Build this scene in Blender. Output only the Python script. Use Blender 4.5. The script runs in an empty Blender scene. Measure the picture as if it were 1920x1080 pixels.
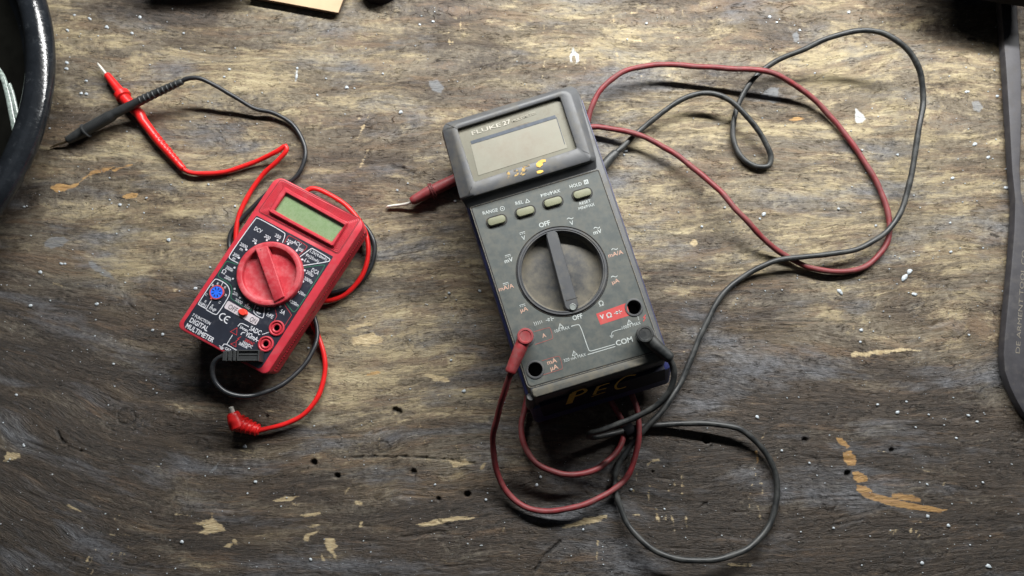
import bpy, bmesh, math, random
import numpy as np
from mathutils import Vector, Matrix
from mathutils.geometry import tessellate_polygon
random.seed(7)
RNG = np.random.default_rng(11)
scene = bpy.context.scene
COL = scene.collection

# ------------------------------------------------------------------ camera
F_PX, TH, H = 1387.0, math.radians(10.0), 0.55
CAM = Vector((0.0, -H*math.tan(TH), H))
def ray(px, py):
    dx, dy = (px-960)/F_PX, (540-py)/F_PX
    return Vector((dx, dy*math.cos(TH)+math.sin(TH), dy*math.sin(TH)-math.cos(TH)))
def P(px, py, z=0.0):
    d = ray(px, py)
    return CAM + d*((z-CAM.z)/d.z)
def PP(px, py, o, n):                      # hit on any plane
    d = ray(px, py)
    return CAM + d*((o-CAM).dot(n)/d.dot(n))
UP = Vector((0, 0, 1))

# ------------------------------------------------------------------ mesh helpers
class MB:
    def __init__(s): s.v, s.f, s.m, s.s = [], [], [], []
    def add(s, vs, fs, mi=0, smooth=True):
        b = len(s.v); s.v += [tuple(v) for v in vs]
        for f in fs:
            s.f.append([b+i for i in f]); s.m.append(mi); s.s.append(smooth)
    def loft(s, rings, cap0=True, cap1=True, mi=0, smooth=True, closed=False):
        n = len(rings[0]); vs = [p for r in rings for p in r]; fs = []
        K = len(rings)
        for k in range(K if closed else K-1):
            a, b = k*n, ((k+1) % K)*n
            for i in range(n):
                j = (i+1) % n
                fs.append((a+i, a+j, b+j, b+i))
        s.add(vs, fs, mi, smooth)
        if not closed:
            if cap0: s.add(rings[0], [tuple(range(n))], mi, False)
            if cap1: s.add(rings[-1], [tuple(range(n))], mi, False)
    def tube(s, pts, rad, seg=14, mi=0, flat=None):
        pts = [Vector(p) for p in pts]
        if not hasattr(rad, '__len__'): rad = [rad]*len(pts)
        rings = []; up = None
        for i, p in enumerate(pts):
            a = pts[max(i-1, 0)]; b = pts[min(i+1, len(pts)-1)]
            t = (b-a)
            t = t.normalized() if t.length > 1e-9 else Vector((1, 0, 0))
            if up is None:
                up = Vector((0, 0, 1))
                if abs(t.z) > .9: up = Vector((0, 1, 0))
            up = (up - t*up.dot(t)).normalized(); sd = t.cross(up)
            q = flat if flat else 1.0
            rings.append([p + (sd*math.cos(2*math.pi*k/seg) + up*(q*math.sin(2*math.pi*k/seg)))*rad[i] for k in range(seg)])
        s.loft(rings, mi=mi)
    def lathe(s, c, prof, seg=64, mi=0, cap0=False, cap1=True, smooth=True):
        rings = [[(c[0]+r*math.cos(2*math.pi*k/seg), c[1]+r*math.sin(2*math.pi*k/seg), z) for k in range(seg)] for r, z in prof]
        s.loft(rings, cap0, cap1, mi, smooth)
    def cap_holes(s, outer, holes, mi=0):
        loops = [[Vector(p) for p in outer]] + [[Vector(p) for p in h] for h in holes]
        allp = [p for l in loops for p in l]
        tris = tessellate_polygon(loops)
        s.add(allp, [tuple(t) for t in tris], mi, False)
    def stroke(s, pts, w, n=UP, mi=0, closed=False, lift=0.0):
        pts = [Vector(p) for p in pts]; N = len(pts); L, R = [], []
        for i, p in enumerate(pts):
            a = pts[i-1] if (i > 0 or closed) else p
            b = pts[(i+1) % N] if (i < N-1 or closed) else p
            d1 = (p-a).normalized() if (p-a).length > 1e-9 else (b-p).normalized()
            d2 = (b-p).normalized() if (b-p).length > 1e-9 else d1
            t = (d1+d2)
            t = t.normalized() if t.length > 1e-6 else d1
            sd = n.cross(t).normalized(); k = 1/max(.5, abs(t.dot(d1)))
            L.append(p+sd*w/2*k+n*lift); R.append(p-sd*w/2*k+n*lift)
        vs = L+R; fs = []
        for i in range(N if closed else N-1):
            j = (i+1) % N
            fs.append((i, N+i, N+j, j))
        s.add(vs, fs, mi, False)
    def poly(s, pts, mi=0): s.add(pts, [tuple(range(len(pts)))], mi, False)
    def box(s, c, ax, ay, az, mi=0, bev=0.0):
        c, ax, ay, az = map(Vector, (c, ax, ay, az))
        def ring(k, zz): return [c+ax*(sx*(1-k/ax.length))+ay*(sy*(1-k/ay.length))+az*zz for sx, sy in ((-1,-1),(1,-1),(1,1),(-1,1))]
        if bev: rs = [ring(bev, -1), ring(0, -1+bev/az.length), ring(0, 1-bev/az.length), ring(bev, 1)]
        else: rs = [ring(0, -1), ring(0, 1)]
        s.loft(rs, mi=mi, smooth=False)
    def build(s, name, mats, parent=None, recalc=True, loc=None):
        me = bpy.data.meshes.new(name)
        o = Vector((0, 0, 0))
        if parent is not None: o = WORLD[parent]
        elif loc is not None: o = Vector(loc)
        me.from_pydata([(x-o.x, y-o.y, z-o.z) for x, y, z in s.v], [], s.f)
        if not isinstance(mats, (list, tuple)): mats = [mats]
        for m in mats: me.materials.append(m)
        me.polygons.foreach_set('material_index', s.m)
        me.polygons.foreach_set('use_smooth', s.s)
        if recalc:
            bm = bmesh.new(); bm.from_mesh(me)
            bmesh.ops.remove_doubles(bm, verts=bm.verts, dist=1e-7)
            bmesh.ops.recalc_face_normals(bm, faces=bm.faces); bm.to_mesh(me); bm.free()
            me.set_sharp_from_angle(angle=math.radians(38))
        me.update()
        ob = bpy.data.objects.new(name, me); COL.objects.link(ob)
        if parent is not None: ob.parent = parent; WORLD[ob] = o.copy()
        else: ob.location = o; WORLD[ob] = o.copy()
        return ob
WORLD = {}
def thing(name, label, cat, loc, group=None):
    o = bpy.data.objects.new(name, None); COL.objects.link(o); o.location = loc
    o.empty_display_size = .02
    o['label'] = label; o['category'] = cat
    if group: o['group'] = group
    WORLD[o] = Vector(loc); return o
def tag(o, label, cat, group=None):
    o['label'] = label; o['category'] = cat
    if group: o['group'] = group
    return o

def spline(cp, step=0.0022):
    """Catmull-Rom (centripetal) through world points."""
    p = [Vector(c) for c in cp]
    p = [p[0]*2-p[1]] + p + [p[-1]*2-p[-2]]
    out = []
    for i in range(1, len(p)-2):
        p0, p1, p2, p3 = p[i-1:i+3]
        t0 = 0; t1 = t0+max((p1-p0).length, 1e-6)**.5; t2 = t1+max((p2-p1).length, 1e-6)**.5; t3 = t2+max((p3-p2).length, 1e-6)**.5
        n = max(2, int((p2-p1).length/step))
        for k in range(n):
            t = t1+(t2-t1)*k/n
            a1 = p0*((t1-t)/(t1-t0))+p1*((t-t0)/(t1-t0)); a2 = p1*((t2-t)/(t2-t1))+p2*((t-t1)/(t2-t1)); a3 = p2*((t3-t)/(t3-t2))+p3*((t-t2)/(t3-t2))
            b1 = a1*((t2-t)/(t2-t0))+a2*((t-t0)/(t2-t0)); b2 = a2*((t3-t)/(t3-t1))+a3*((t-t1)/(t3-t1))
            out.append(b1*((t2-t)/(t2-t1))+b2*((t-t1)/(t2-t1)))
    out.append(p[-2]); return out
def cable(mb, pts, rad, seg, seed):
    w = spline(pts); rg = random.Random(seed); ph = [rg.uniform(0, 6.28) for _ in range(9)]; n = len(w); d = 0; res = []; rr = []
    for i, q in enumerate(w):
        if i: d += (q-w[i-1]).length
        k = min(1, min(i, n-1-i)/12)*.00018
        res.append(q+Vector((math.sin(d*150+ph[0])+math.sin(d*240+ph[1])*.6, math.sin(d*170+ph[2])+math.sin(d*270+ph[3])*.6, 0))*k)
        rr.append(rad*(1+.030*math.sin(d*210+ph[4])+.025*math.sin(d*530+ph[5])))
    mb.tube(res, rr, seg)
def pxs(l):                                # list of (px, py, z), missing z repeats the last one
    z = .003; out = []
    for t in l:
        if len(t) > 2: z = t[2]
        out.append(P(t[0], t[1], z))
    return out
def rpoly(q, d=0.0, r=0.004, z=None, n=6):
    """rounded convex polygon ring; d > 0 shrinks it."""
    q = [Vector((p[0], p[1])) for p in q]; k = len(q)
    area = sum(q[i].x*q[(i+1)%k].y-q[(i+1)%k].x*q[i].y for i in range(k))
    if area < 0: q = q[::-1]
    L = []
    for i in range(k):
        a, b = q[i], q[(i+1) % k]; t = (b-a).normalized(); nn = Vector((-t.y, t.x))
        L.append((a+nn*d, t))
    C = []
    for i in range(k):
        (a, t), (b, u) = L[i-1], L[i]
        den = t.x*u.y-t.y*u.x
        s = ((b.x-a.x)*u.y-(b.y-a.y)*u.x)/den
        C.append(a+t*s)
    rr = r if hasattr(r, '__len__') else [r]*k
    out = []
    for i in range(k):
        c = C[i]; t1 = (C[i-1]-c).normalized(); t2 = (C[(i+1) % k]-c).normalized()
        ang = math.acos(max(-1, min(1, t1.dot(t2)))); rad = max(rr[i], 1e-5)
        dd = rad/math.tan(ang/2); bis = (t1+t2).normalized(); cc = c+bis*(rad/math.sin(ang/2))
        a0 = (c+t1*dd)-cc; a1 = (c+t2*dd)-cc
        th0 = math.atan2(a0.y, a0.x); th1 = math.atan2(a1.y, a1.x)
        dth = (th1-th0+math.pi) % (2*math.pi)-math.pi
        for j in range(n+1):
            th = th0+dth*j/n
            out.append(Vector((cc.x+rad*math.cos(th), cc.y+rad*math.sin(th), 0 if z is None else z)))
    return out
def circ(c, r, z, n=48): return [Vector((c[0]+r*math.cos(2*math.pi*k/n), c[1]+r*math.sin(2*math.pi*k/n), z)) for k in range(n)]

# ------------------------------------------------------------------ text
_tc = {}
def glyphs(t, bold):
    key = (t, bold)
    if key in _tc: return _tc[key]
    cu = bpy.data.curves.new('lettering', 'FONT'); cu.body = t; cu.size = 1.0; cu.resolution_u = 3
    cu.offset = bold
    ob = bpy.data.objects.new('lettering', cu)
    me = bpy.data.meshes.new_from_object(ob)
    v = [(a.co.x, a.co.y) for a in me.vertices]; f = [tuple(p.vertices) for p in me.polygons]
    bpy.data.objects.remove(ob); bpy.data.meshes.remove(me); bpy.data.curves.remove(cu)
    _tc[key] = (v, f); return v, f
CAPH = None
def text(mb, t, p0, p1, cap, z, mi=0, bold=0.012, o=None, n=UP):
    """lettering whose baseline runs from pixel p0 to pixel p1 on the surface at height z."""
    global CAPH
    if CAPH is None: CAPH = max(y for x, y in glyphs('H', 0)[0])
    v, f = glyphs(t, bold)
    if not v: return
    x0 = min(x for x, y in v); x1 = max(x for x, y in v)
    if o is None: o = Vector((0, 0, z))
    A, B = PP(*p0, o, n), PP(*p1, o, n)
    ux = (B-A); w = ux.length; ux.normalize(); uy = n.cross(ux)
    s = (P(960, 540, z)-P(960, 540+cap, z)).length/CAPH
    mb.add([A+ux*((x-x0)/(x1-x0)*w)+uy*(y*s) for x, y in v], f, mi, False)
def ctext(mb, t, c, w, cap, z, slope, mi=0, bold=0.012):
    """lettering centred on a pixel; slope is the baseline's screen direction."""
    l = math.hypot(*slope); ux, uy = slope[0]/l, slope[1]/l
    nx, ny = uy, -ux
    bx, by = c[0]-nx*cap/2, c[1]-ny*cap/2
    text(mb, t, (bx-ux*w/2, by-uy*w/2), (bx+ux*w/2, by+uy*w/2), cap, z, mi, bold)
def pw(px_w, z): return px_w*(H-z)/F_PX
def line(mb, pts, w, z, mi=0, closed=False): mb.stroke([P(x, y, z) for x, y in pts], pw(w, z), UP, mi, closed)
def dot(mb, c, r, z, mi=0): mb.poly(circ(P(*c, z), pw(r, z), z, 12), mi)
def smoothed(pts, k=4):
    p = [Vector((x, y, 0)) for x, y in pts]
    for _ in range(2):
        q = [p[0]]
        for a, b in zip(p, p[1:]): q += [a*.75+b*.25, a*.25+b*.75]
        q.append(p[-1]); p = q
    return [(a.x, a.y) for a in p]

# ------------------------------------------------------------------ materials
def newmat(name):
    m = bpy.data.materials.new(name); m.use_nodes = True
    nt = m.node_tree; b = nt.nodes['Principled BSDF']; return m, nt, b
def nd(nt, t, **kw):
    n = nt.nodes.new(t)
    for k, v in kw.items():
        if k == 'inp':
            for a, c in v.items(): n.inputs[a].default_value = c
        else: setattr(n, k, v)
    return n
def ramp(nt, src, stops, interp='LINEAR'):
    r = nt.nodes.new('ShaderNodeValToRGB'); r.color_ramp.interpolation = interp
    e = r.color_ramp.elements
    while len(e) < len(stops): e.new(.5)
    for i, (p, c) in enumerate(stops):
        e[i].position = p; e[i].color = c if len(c) == 4 else (*c, 1)
    nt.links.new(src, r.inputs[0]); return r
def mix(nt, fac, a, b, mode='MIX'):
    m = nt.nodes.new('ShaderNodeMix'); m.data_type = 'RGBA'; m.blend_type = mode
    for s, x in ((m.inputs[0], fac), (m.inputs[6], a), (m.inputs[7], b)):
        if hasattr(x, 'links'): nt.links.new(x, s)
        elif hasattr(x, '__len__'): s.default_value = (*x, 1) if len(x) == 3 else x
        else: s.default_value = x
    return m.outputs[2]
def mth(nt, op, a, b=None, c=None, clamp=False):
    m = nt.nodes.new('ShaderNodeMath'); m.operation = op; m.use_clamp = clamp
    for i, x in enumerate((a, b, c)):
        if x is None: continue
        if hasattr(x, 'links'): nt.links.new(x, m.inputs[i])
        else: m.inputs[i].default_value = x
    return m.outputs[0]
def noise(nt, scale, detail=4, rough=.6, vec=None, dist=0):
    n = nd(nt, 'ShaderNodeTexNoise', inp={'Scale': scale, 'Detail': detail, 'Roughness': rough, 'Distortion': dist})
    if vec is None:
        g = nt.nodes.new('ShaderNodeNewGeometry'); vec = g.outputs['Position']
    nt.links.new(vec, n.inputs['Vector']); return n.outputs[0]
def plastic(name, col, rough=.45, var=.25, vscale=180, dust=None, dlo=.52, dhi=.75, dscale=60, bump=.15, bscale=1500, metal=0, spec=.5, centre=None, wear=None):
    m, nt, b = newmat(name)
    n1 = noise(nt, vscale)
    dark = tuple(c*(1-var) for c in col); lite = tuple(min(1, c*(1+var)) for c in col)
    c = ramp(nt, n1, [(.3, dark), (.7, lite)]).outputs[0]
    if dust:
        n2 = noise(nt, dscale, 6, .7)
        if centre:
            g = nt.nodes.new('ShaderNodeNewGeometry'); sub = nt.nodes.new('ShaderNodeVectorMath'); sub.operation = 'DISTANCE'
            nt.links.new(g.outputs['Position'], sub.inputs[0]); sub.inputs[1].default_value = centre[0]
            mr = nd(nt, 'ShaderNodeMapRange', inp={1: centre[1], 2: centre[2], 3: centre[3], 4: centre[4]})
            nt.links.new(sub.outputs['Value'], mr.inputs[0]); n2 = mth(nt, 'ADD', n2, mr.outputs[0])
        f = ramp(nt, n2, [(dlo, (0, 0, 0)), (dhi, (1, 1, 1))]).outputs[0]
        c = mix(nt, f, c, dust)
        r = mth(nt, 'ADD', mth(nt, 'MULTIPLY', f, .3), rough, clamp=True)
        nt.links.new(r, b.inputs['Roughness'])
    else: b.inputs['Roughness'].default_value = rough
    if wear:
        n3 = noise(nt, wear[1], 5, .75); f3 = ramp(nt, n3, [(wear[2], (0, 0, 0)), (wear[2]+.04, (1, 1, 1))]).outputs[0]
        c = mix(nt, f3, c, wear[0])
    nt.links.new(c, b.inputs['Base Color'])
    b.inputs['Metallic'].default_value = metal; b.inputs['Specular IOR Level'].default_value = spec
    if bump:
        bp = nd(nt, 'ShaderNodeBump', inp={'Strength': bump, 'Distance': .0002})
        nt.links.new(noise(nt, bscale, 3), bp.inputs['Height']); nt.links.new(bp.outputs[0], b.inputs['Normal'])
    return m
def scol(r, g, b): return tuple(((x/255+.055)/1.055)**2.4 if x > 10 else x/255/12.92 for x in (r, g, b))

DUST = (.20, .165, .115)
M = {}
M['red'] = plastic('red_abs', (.47, .028, .045), .45, .12, 90, dust=(.42, .085, .095), dlo=.50, dhi=.95, dscale=140, bump=.1)
M['red_dial'] = plastic('red_dial_abs', (.45, .028, .042), .48, .12, 120, dust=(.48, .17, .18), dlo=.44, dhi=.9, dscale=120, bump=.1)
M['red_groove'] = plastic('red_groove', (.16, .006, .012), .6, .1, bump=0)
M['label'] = plastic('navy_label', (.014, .017, .028), .42, .25, 60, dust=(.07, .07, .08), dlo=.55, dhi=.95, dscale=90, bump=.06)
M['ink_w'] = plastic('white_ink', (.55, .56, .60), .5, .12, 600, bump=0, wear=((.12, .12, .14), 1300, .66))
M['ink_r'] = plastic('red_ink', (.40, .03, .035), .5, .1, 600, bump=0)
M['ink_g'] = plastic('green_ink', (.02, .13, .07), .5, .1, 600, bump=0)
M['plate'] = plastic('switch_plate', (.50, .45, .48), .5, .08, 200, dust=(.3, .26, .25), dlo=.5, dhi=.9, bump=0)
M['ink_d'] = plastic('dark_ink', (.06, .05, .055), .5, .1, 600, bump=0)
M['blue'] = plastic('blue_socket', (.02, .13, .75), .35, .2, 400, bump=0)
M['blue_d'] = plastic('socket_slot', (.004, .012, .08), .5, .1, bump=0)
M['hole'] = plastic('jack_bore', (.006, .006, .006), .6, .1, bump=0)
M['lcd_g'] = plastic('green_lcd', (.185, .265, .135), .25, .06, 60, dust=(.23, .30, .18), dlo=.45, dhi=.9, dscale=300, bump=.05, bscale=3000)
M['switch'] = plastic('switch_red', (.70, .05, .03), .4, .1, bump=0)
M['lead_red'] = plastic('bright_red_pvc', (.62, .014, .014), .36, .08, 100, dust=(.5, .04, .04), dlo=.6, dhi=.95, bump=.08)
M['lead_blk'] = plastic('black_pvc', (.016, .018, .021), .36, .2, 200, dust=(.05, .05, .05), dlo=.5, dhi=.9, bump=.1)
M['grip_blk'] = plastic('black_grip', (.027, .029, .030), .45, .2, 200, dust=(.06, .065, .065), dlo=.5, dhi=.9, bump=.15)
M['steel'] = plastic('bright_steel', (.70, .69, .63), .35, .1, 200, metal=.35, bump=.05)
M['brass'] = plastic('worn_tip', (.26, .20, .13), .4, .3, 300, metal=.8, bump=.1)
M['mred'] = plastic('grimy_red_rubber', (.17, .019, .023), .5, .25, 160, dust=(.145, .062, .058), dlo=.42, dhi=.8, dscale=110, bump=.15)
M['mcap'] = plastic('grimy_red_cap', (.24, .022, .027), .5, .25, 160, dust=(.19, .085, .08), dlo=.40, dhi=.85, dscale=200, bump=.15)
M['mblk'] = plastic('grimy_black_rubber', (.017, .019, .020), .42, .25, 160, dust=(.070, .071, .066), dlo=.42, dhi=.85, dscale=120, bump=.15)
M['grey'] = plastic('grey_case', (.064, .067, .072), .48, .12, 120, dust=(.115, .105, .082), dlo=.50, dhi=.85, dscale=70, bump=.25, bscale=2600, wear=((.17, .17, .16), 700, .69))
M['panel'] = plastic('grey_face', (.062, .072, .070), .5, .10, 120, dust=(.115, .113, .094), dlo=.40, dhi=.85, dscale=170, bump=.12, bscale=2600, wear=((.19, .19, .175), 900, .70))
M['lip'] = plastic('dusty_lip', (.070, .072, .066), .6, .12, 120, dust=(.15, .13, .09), dlo=.40, dhi=.80, dscale=130, bump=.3, bscale=1500)
M['groove'] = plastic('groove', (.012, .012, .012), .7, .1, bump=0, dust=(.11, .085, .05), dlo=.5, dhi=.7, dscale=300)
M['bluecase'] = plastic('navy_case', (.018, .023, .095), .42, .2, 120, dust=(.07, .07, .085), dlo=.52, dhi=.9, dscale=80, bump=.2)
M['endnavy'] = plastic('end_navy', (.007, .008, .020), .6, .2, 120, bump=.2, spec=.25)
M['seamline'] = plastic('seam_line', (.16, .155, .13), .6, .3, 900, bump=0, wear=((.03, .03, .03), 1100, .55))
M['lens'] = plastic('frosted_lens', (.155, .150, .115), .38, .08, 50, dust=(.10, .078, .045), dlo=.46, dhi=.76, dscale=60, bump=.05)
M['lcd'] = plastic('grey_lcd', (.245, .238, .195), .3, .06, 50, dust=(.165, .135, .095), dlo=.42, dhi=.85, dscale=55, bump=.03)
M['lcdbar'] = plastic('lcd_bar', (.060, .072, .092), .35, .2, 300, bump=0)
M['lens_ink'] = plastic('lens_ink', (.40, .38, .32), .5, .2, 500, bump=0, wear=((.20, .17, .12), 800, .60))
M['lens_ink2'] = plastic('lens_ink_faded', (.28, .265, .21), .5, .2, 500, bump=0)
M['btn'] = plastic('olive_button', (.165, .17, .105), .5, .1, 150, dust=(.22, .20, .13), dlo=.55, dhi=.9, dscale=200, bump=.1)
M['ink2'] = plastic('meter_ink', (.42, .455, .445), .5, .15, 700, bump=0, wear=((.10, .105, .10), 1500, .60))
M['salmon'] = plastic('salmon_ink', (.46, .29, .22), .5, .15, 700, bump=0, wear=((.10, .09, .08), 1500, .62))
M['redline'] = plastic('faded_red_ink', (.26, .075, .065), .5, .2, 700, bump=0, wear=((.06, .06, .058), 1400, .57))
M['redtag'] = plastic('red_tag', (.42, .055, .052), .5, .1, 300, dust=(.33, .12, .09), dlo=.55, dhi=.9, bump=0)
M['yellow'] = plastic('yellow_paint', (.70, .42, .06), .55, .2, 500, bump=.2, wear=((.07, .065, .055), 600, .62))
M['yellow2'] = plastic('faded_yellow_paint', (.42, .27, .075), .55, .25, 500, bump=.2, wear=((.065, .068, .068), 420, .475))
M['yellow3'] = plastic('bright_yellow_paint', (.62, .37, .06), .55, .15, 500, bump=.2)
M['cardboard'] = plastic('cardboard_face', (.44, .32, .20), .85, .08, 60, bump=.1)
M['cardedge'] = plastic('cardboard_edge', (.10, .07, .045), .9, .2, 900, bump=.2)
M['tub'] = plastic('glossy_black_tub', (.011, .013, .016), .18, .3, 60, dust=(.04, .045, .05), dlo=.56, dhi=.9, dscale=140, bump=.8, bscale=420)
M['oil'] = plastic('dark_oil', (.006, .006, .005), .08, .3, 60, bump=.25, bscale=90)
M['strand'] = plastic('reflection_strand', (.30, .36, .33), .2, .5, 500, bump=.5, bscale=600)  # pale colour of the strips that imitate reflections
M['iron'] = plastic('tool_steel', (.038, .037, .042), .55, .2, 90, dust=(.078, .073, .07), dlo=.5, dhi=.85, dscale=150, bump=.3, bscale=1400, metal=0, spec=.35)
M['engr'] = plastic('engraving', (.15, .135, .11), .7, .2, 900, bump=0)
M['black'] = plastic('matt_black', (.007, .007, .009), .7, .2, 60, bump=.1, spec=.15)

# ------------------------------------------------------------------ workbench top
def vnoise(x, y, seed):
    r = np.random.default_rng(seed); T = r.random((256, 256)).astype(np.float32)
    xi = np.floor(x).astype(int); yi = np.floor(y).astype(int); fx = x-xi; fy = y-yi
    fx = fx*fx*(3-2*fx); fy = fy*fy*(3-2*fy)
    g = lambda a, b: T[a % 256, b % 256]
    return (g(xi, yi)*(1-fx)+g(xi+1, yi)*fx)*(1-fy)+(g(xi, yi+1)*(1-fx)+g(xi+1, yi+1)*fx)*fy
def fbm(x, y, seed, o=4):
    s = 0; a = 1; t = 0
    for k in range(o):
        s = s+a*vnoise(x*2**k, y*2**k, seed+k); t += a; a *= .5
    return s/t
def axis(a, b, step, far):
    mid = np.arange(a, b, step); out = []; d = step; p = b
    while p < far: p += d; d *= 1.35; out.append(p)
    lo = []; d = step; p = a
    while p > -far: p -= d; d *= 1.35; lo.append(p)
    return np.concatenate([np.array(lo[::-1]), mid, np.array(out)])
XS = axis(-.415, .415, .0008, 1.3); YS = axis(-.235, .265, .0008, 1.2)
X, Y = np.meshgrid(XS, YS)
# photograph-plane coordinates of each table point (used only to lay marks out where they are on the wood)
dxw, dyw, dzw = X-CAM.x, Y-CAM.y, -CAM.z
yc = dyw*math.cos(TH)+dzw*math.sin(TH); zc = dyw*math.sin(TH)-dzw*math.cos(TH)
U = 960+F_PX*X/zc; V = 540-F_PX*yc/zc
nx, ny = X.shape[1], X.shape[0]
# bilinear wear map (pale wood through the grime, with some light balance painted in): 17 x 10 nodes, 120 px apart
WM = np.array([
 [.45,.40,.15,.20,.42,.45,.45,.48,.52,.55,.58,.55,.50,.46,.45,.35,.3],
 [.35,.35,.38,.42,.45,.46,.45,.48,.50,.55,.58,.55,.50,.50,.48,.45,.4],
 [.30,.30,.38,.42,.42,.45,.46,.46,.48,.52,.54,.54,.50,.50,.48,.46,.42],
 [.28,.32,.40,.42,.42,.42,.44,.42,.45,.50,.50,.50,.48,.48,.48,.47,.42],
 [.25,.26,.34,.36,.42,.46,.44,.42,.45,.45,.42,.42,.44,.46,.46,.45,.42],
 [.22,.22,.26,.30,.34,.52,.54,.46,.40,.36,.28,.32,.38,.42,.42,.42,.4],
 [.20,.20,.22,.26,.34,.50,.48,.44,.38,.32,.26,.28,.30,.33,.34,.35,.35],
 [.20,.18,.20,.24,.30,.42,.46,.42,.36,.28,.22,.24,.25,.28,.30,.32,.32],
 [.20,.16,.18,.26,.36,.34,.28,.24,.24,.24,.20,.22,.26,.28,.28,.28,.3],
 [.16,.18,.26,.32,.32,.28,.22,.22,.26,.22,.18,.20,.22,.22,.22,.22,.25]])
WM[:5, :5] += .09; WM[:6, 5:] += .03; WM[5:, :4] += .03; WM[:2, 7:13] -= .10; WM[5:, 10:] -= .05; WM[7:, 4:] -= .03; WM[:5, :4] += .05; WM[1:6, 13:] += .05; WM[4:, 2:14] += .035; WM[:2, 8:12] -= .03  # lifts also paint the paler sheen at left and right into the wear
def bil(Mx, u, v):
    u = np.clip(u/120.0, 0, Mx.shape[1]-1.001); v = np.clip(v/120.0, 0, Mx.shape[0]-1.001)
    i = u.astype(int); j = v.astype(int); fu = u-i; fv = v-j
    fu = fu*fu*(3-2*fu); fv = fv*fv*(3-2*fv)
    return (Mx[j, i]*(1-fu)+Mx[j, i+1]*fu)*(1-fv)+(Mx[j+1, i]*(1-fu)+Mx[j+1, i+1]*fu)*fv
worn = bil(WM, U, V)
# grain: runs along x, sweeping up in arcs on the lower left
ss = lambda a, b, t: (lambda q: q*q*(3-2*q))(np.clip((t-a)/(b-a), 0, 1))
arc = ss(380, 720, V)*np.clip(460-U, 0, 900)**2*0.0006
arc2 = -ss(400, 760, V)*(1-ss(760, 980, V))*np.exp(-((U-240)/170)**2)*22
sl = (U-900)*.10*np.exp(-((U-800)/330)**2)*np.exp(-((V-720)/220)**2)
wav = (fbm(U/420, V/140, 5, 3)-.5)*70+(fbm(U/140, V/46, 25, 3)-.5)*16
GV = V+arc+arc2+sl+wav
GU = U+(fbm(U/200, V/90, 45, 2)-.5)*60
for cx, cy, sx, sy, am in [(800,770,110,14,.16),(690,700,100,16,.16),(850,885,38,38,.16),(640,640,90,22,.12),(760,600,110,26,.10),(880,735,60,8,.14),(720,660,60,12,.14),(620,745,60,16,.16),(200,395,60,20,.12),(215,500,70,16,.14),(225,610,30,10,.14),(650,420,80,20,.08),
        (870,90,30,60,.12),(1010,70,80,60,.10),(1160,60,80,60,.10),(1250,140,60,40,.12),(1560,150,60,14,.14),(1480,110,60,30,.12),(1790,40,70,10,.08),(640,1040,30,30,.12),(1250,920,70,14,.08),(1640,700,20,6,.1),(330,60,70,10,.12),(230,80,30,10,.14),(520,150,60,10,.1)]:
    worn = worn+am*np.exp(-((U-cx)/sx)**2-((V-cy)/sy)**2)
worn = worn+(.075*np.sin(GV/9.5+fbm(U/150, V/150, 15, 2)*7))*ss(520, 800, V)*(1-ss(420, 620, U))
worn = worn+(fbm(GU/120, GV/26, 35, 3)-.5)*.34
# bare-wood chips and scuffs: signed distance to polygons, in px
def sdf(poly):
    poly = np.array(poly, float); lo = poly.min(0)-25; hi = poly.max(0)+25
    msk = (U > lo[0]) & (U < hi[0]) & (V > lo[1]) & (V < hi[1])
    u, v = U[msk], V[msk]; d = np.full(u.shape, 1e9); ins = np.zeros(u.shape, bool)
    k = len(poly)
    for i in range(k):
        a, b = poly[i], poly[(i+1) % k]; e = b-a
        t = np.clip(((u-a[0])*e[0]+(v-a[1])*e[1])/(e@e+1e-9), 0, 1)
        d = np.minimum(d, np.hypot(u-a[0]-t*e[0], v-a[1]-t*e[1]))
        c = ((a[1] > v) != (b[1] > v)) & (u < (b[0]-a[0])*(v-a[1])/(b[1]-a[1]+1e-12)+a[0]); ins ^= c
    return msk, np.where(ins, d, -d)
def ell(cx, cy, rx, ry, a=0, n=14):
    a = math.radians(a)
    return [(cx+rx*math.cos(t)*math.cos(a)-ry*math.sin(t)*math.sin(a), cy+rx*math.cos(t)*math.sin(a)+ry*math.sin(t)*math.cos(a)) for t in [2*math.pi*k/n for k in range(n)]]
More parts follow.
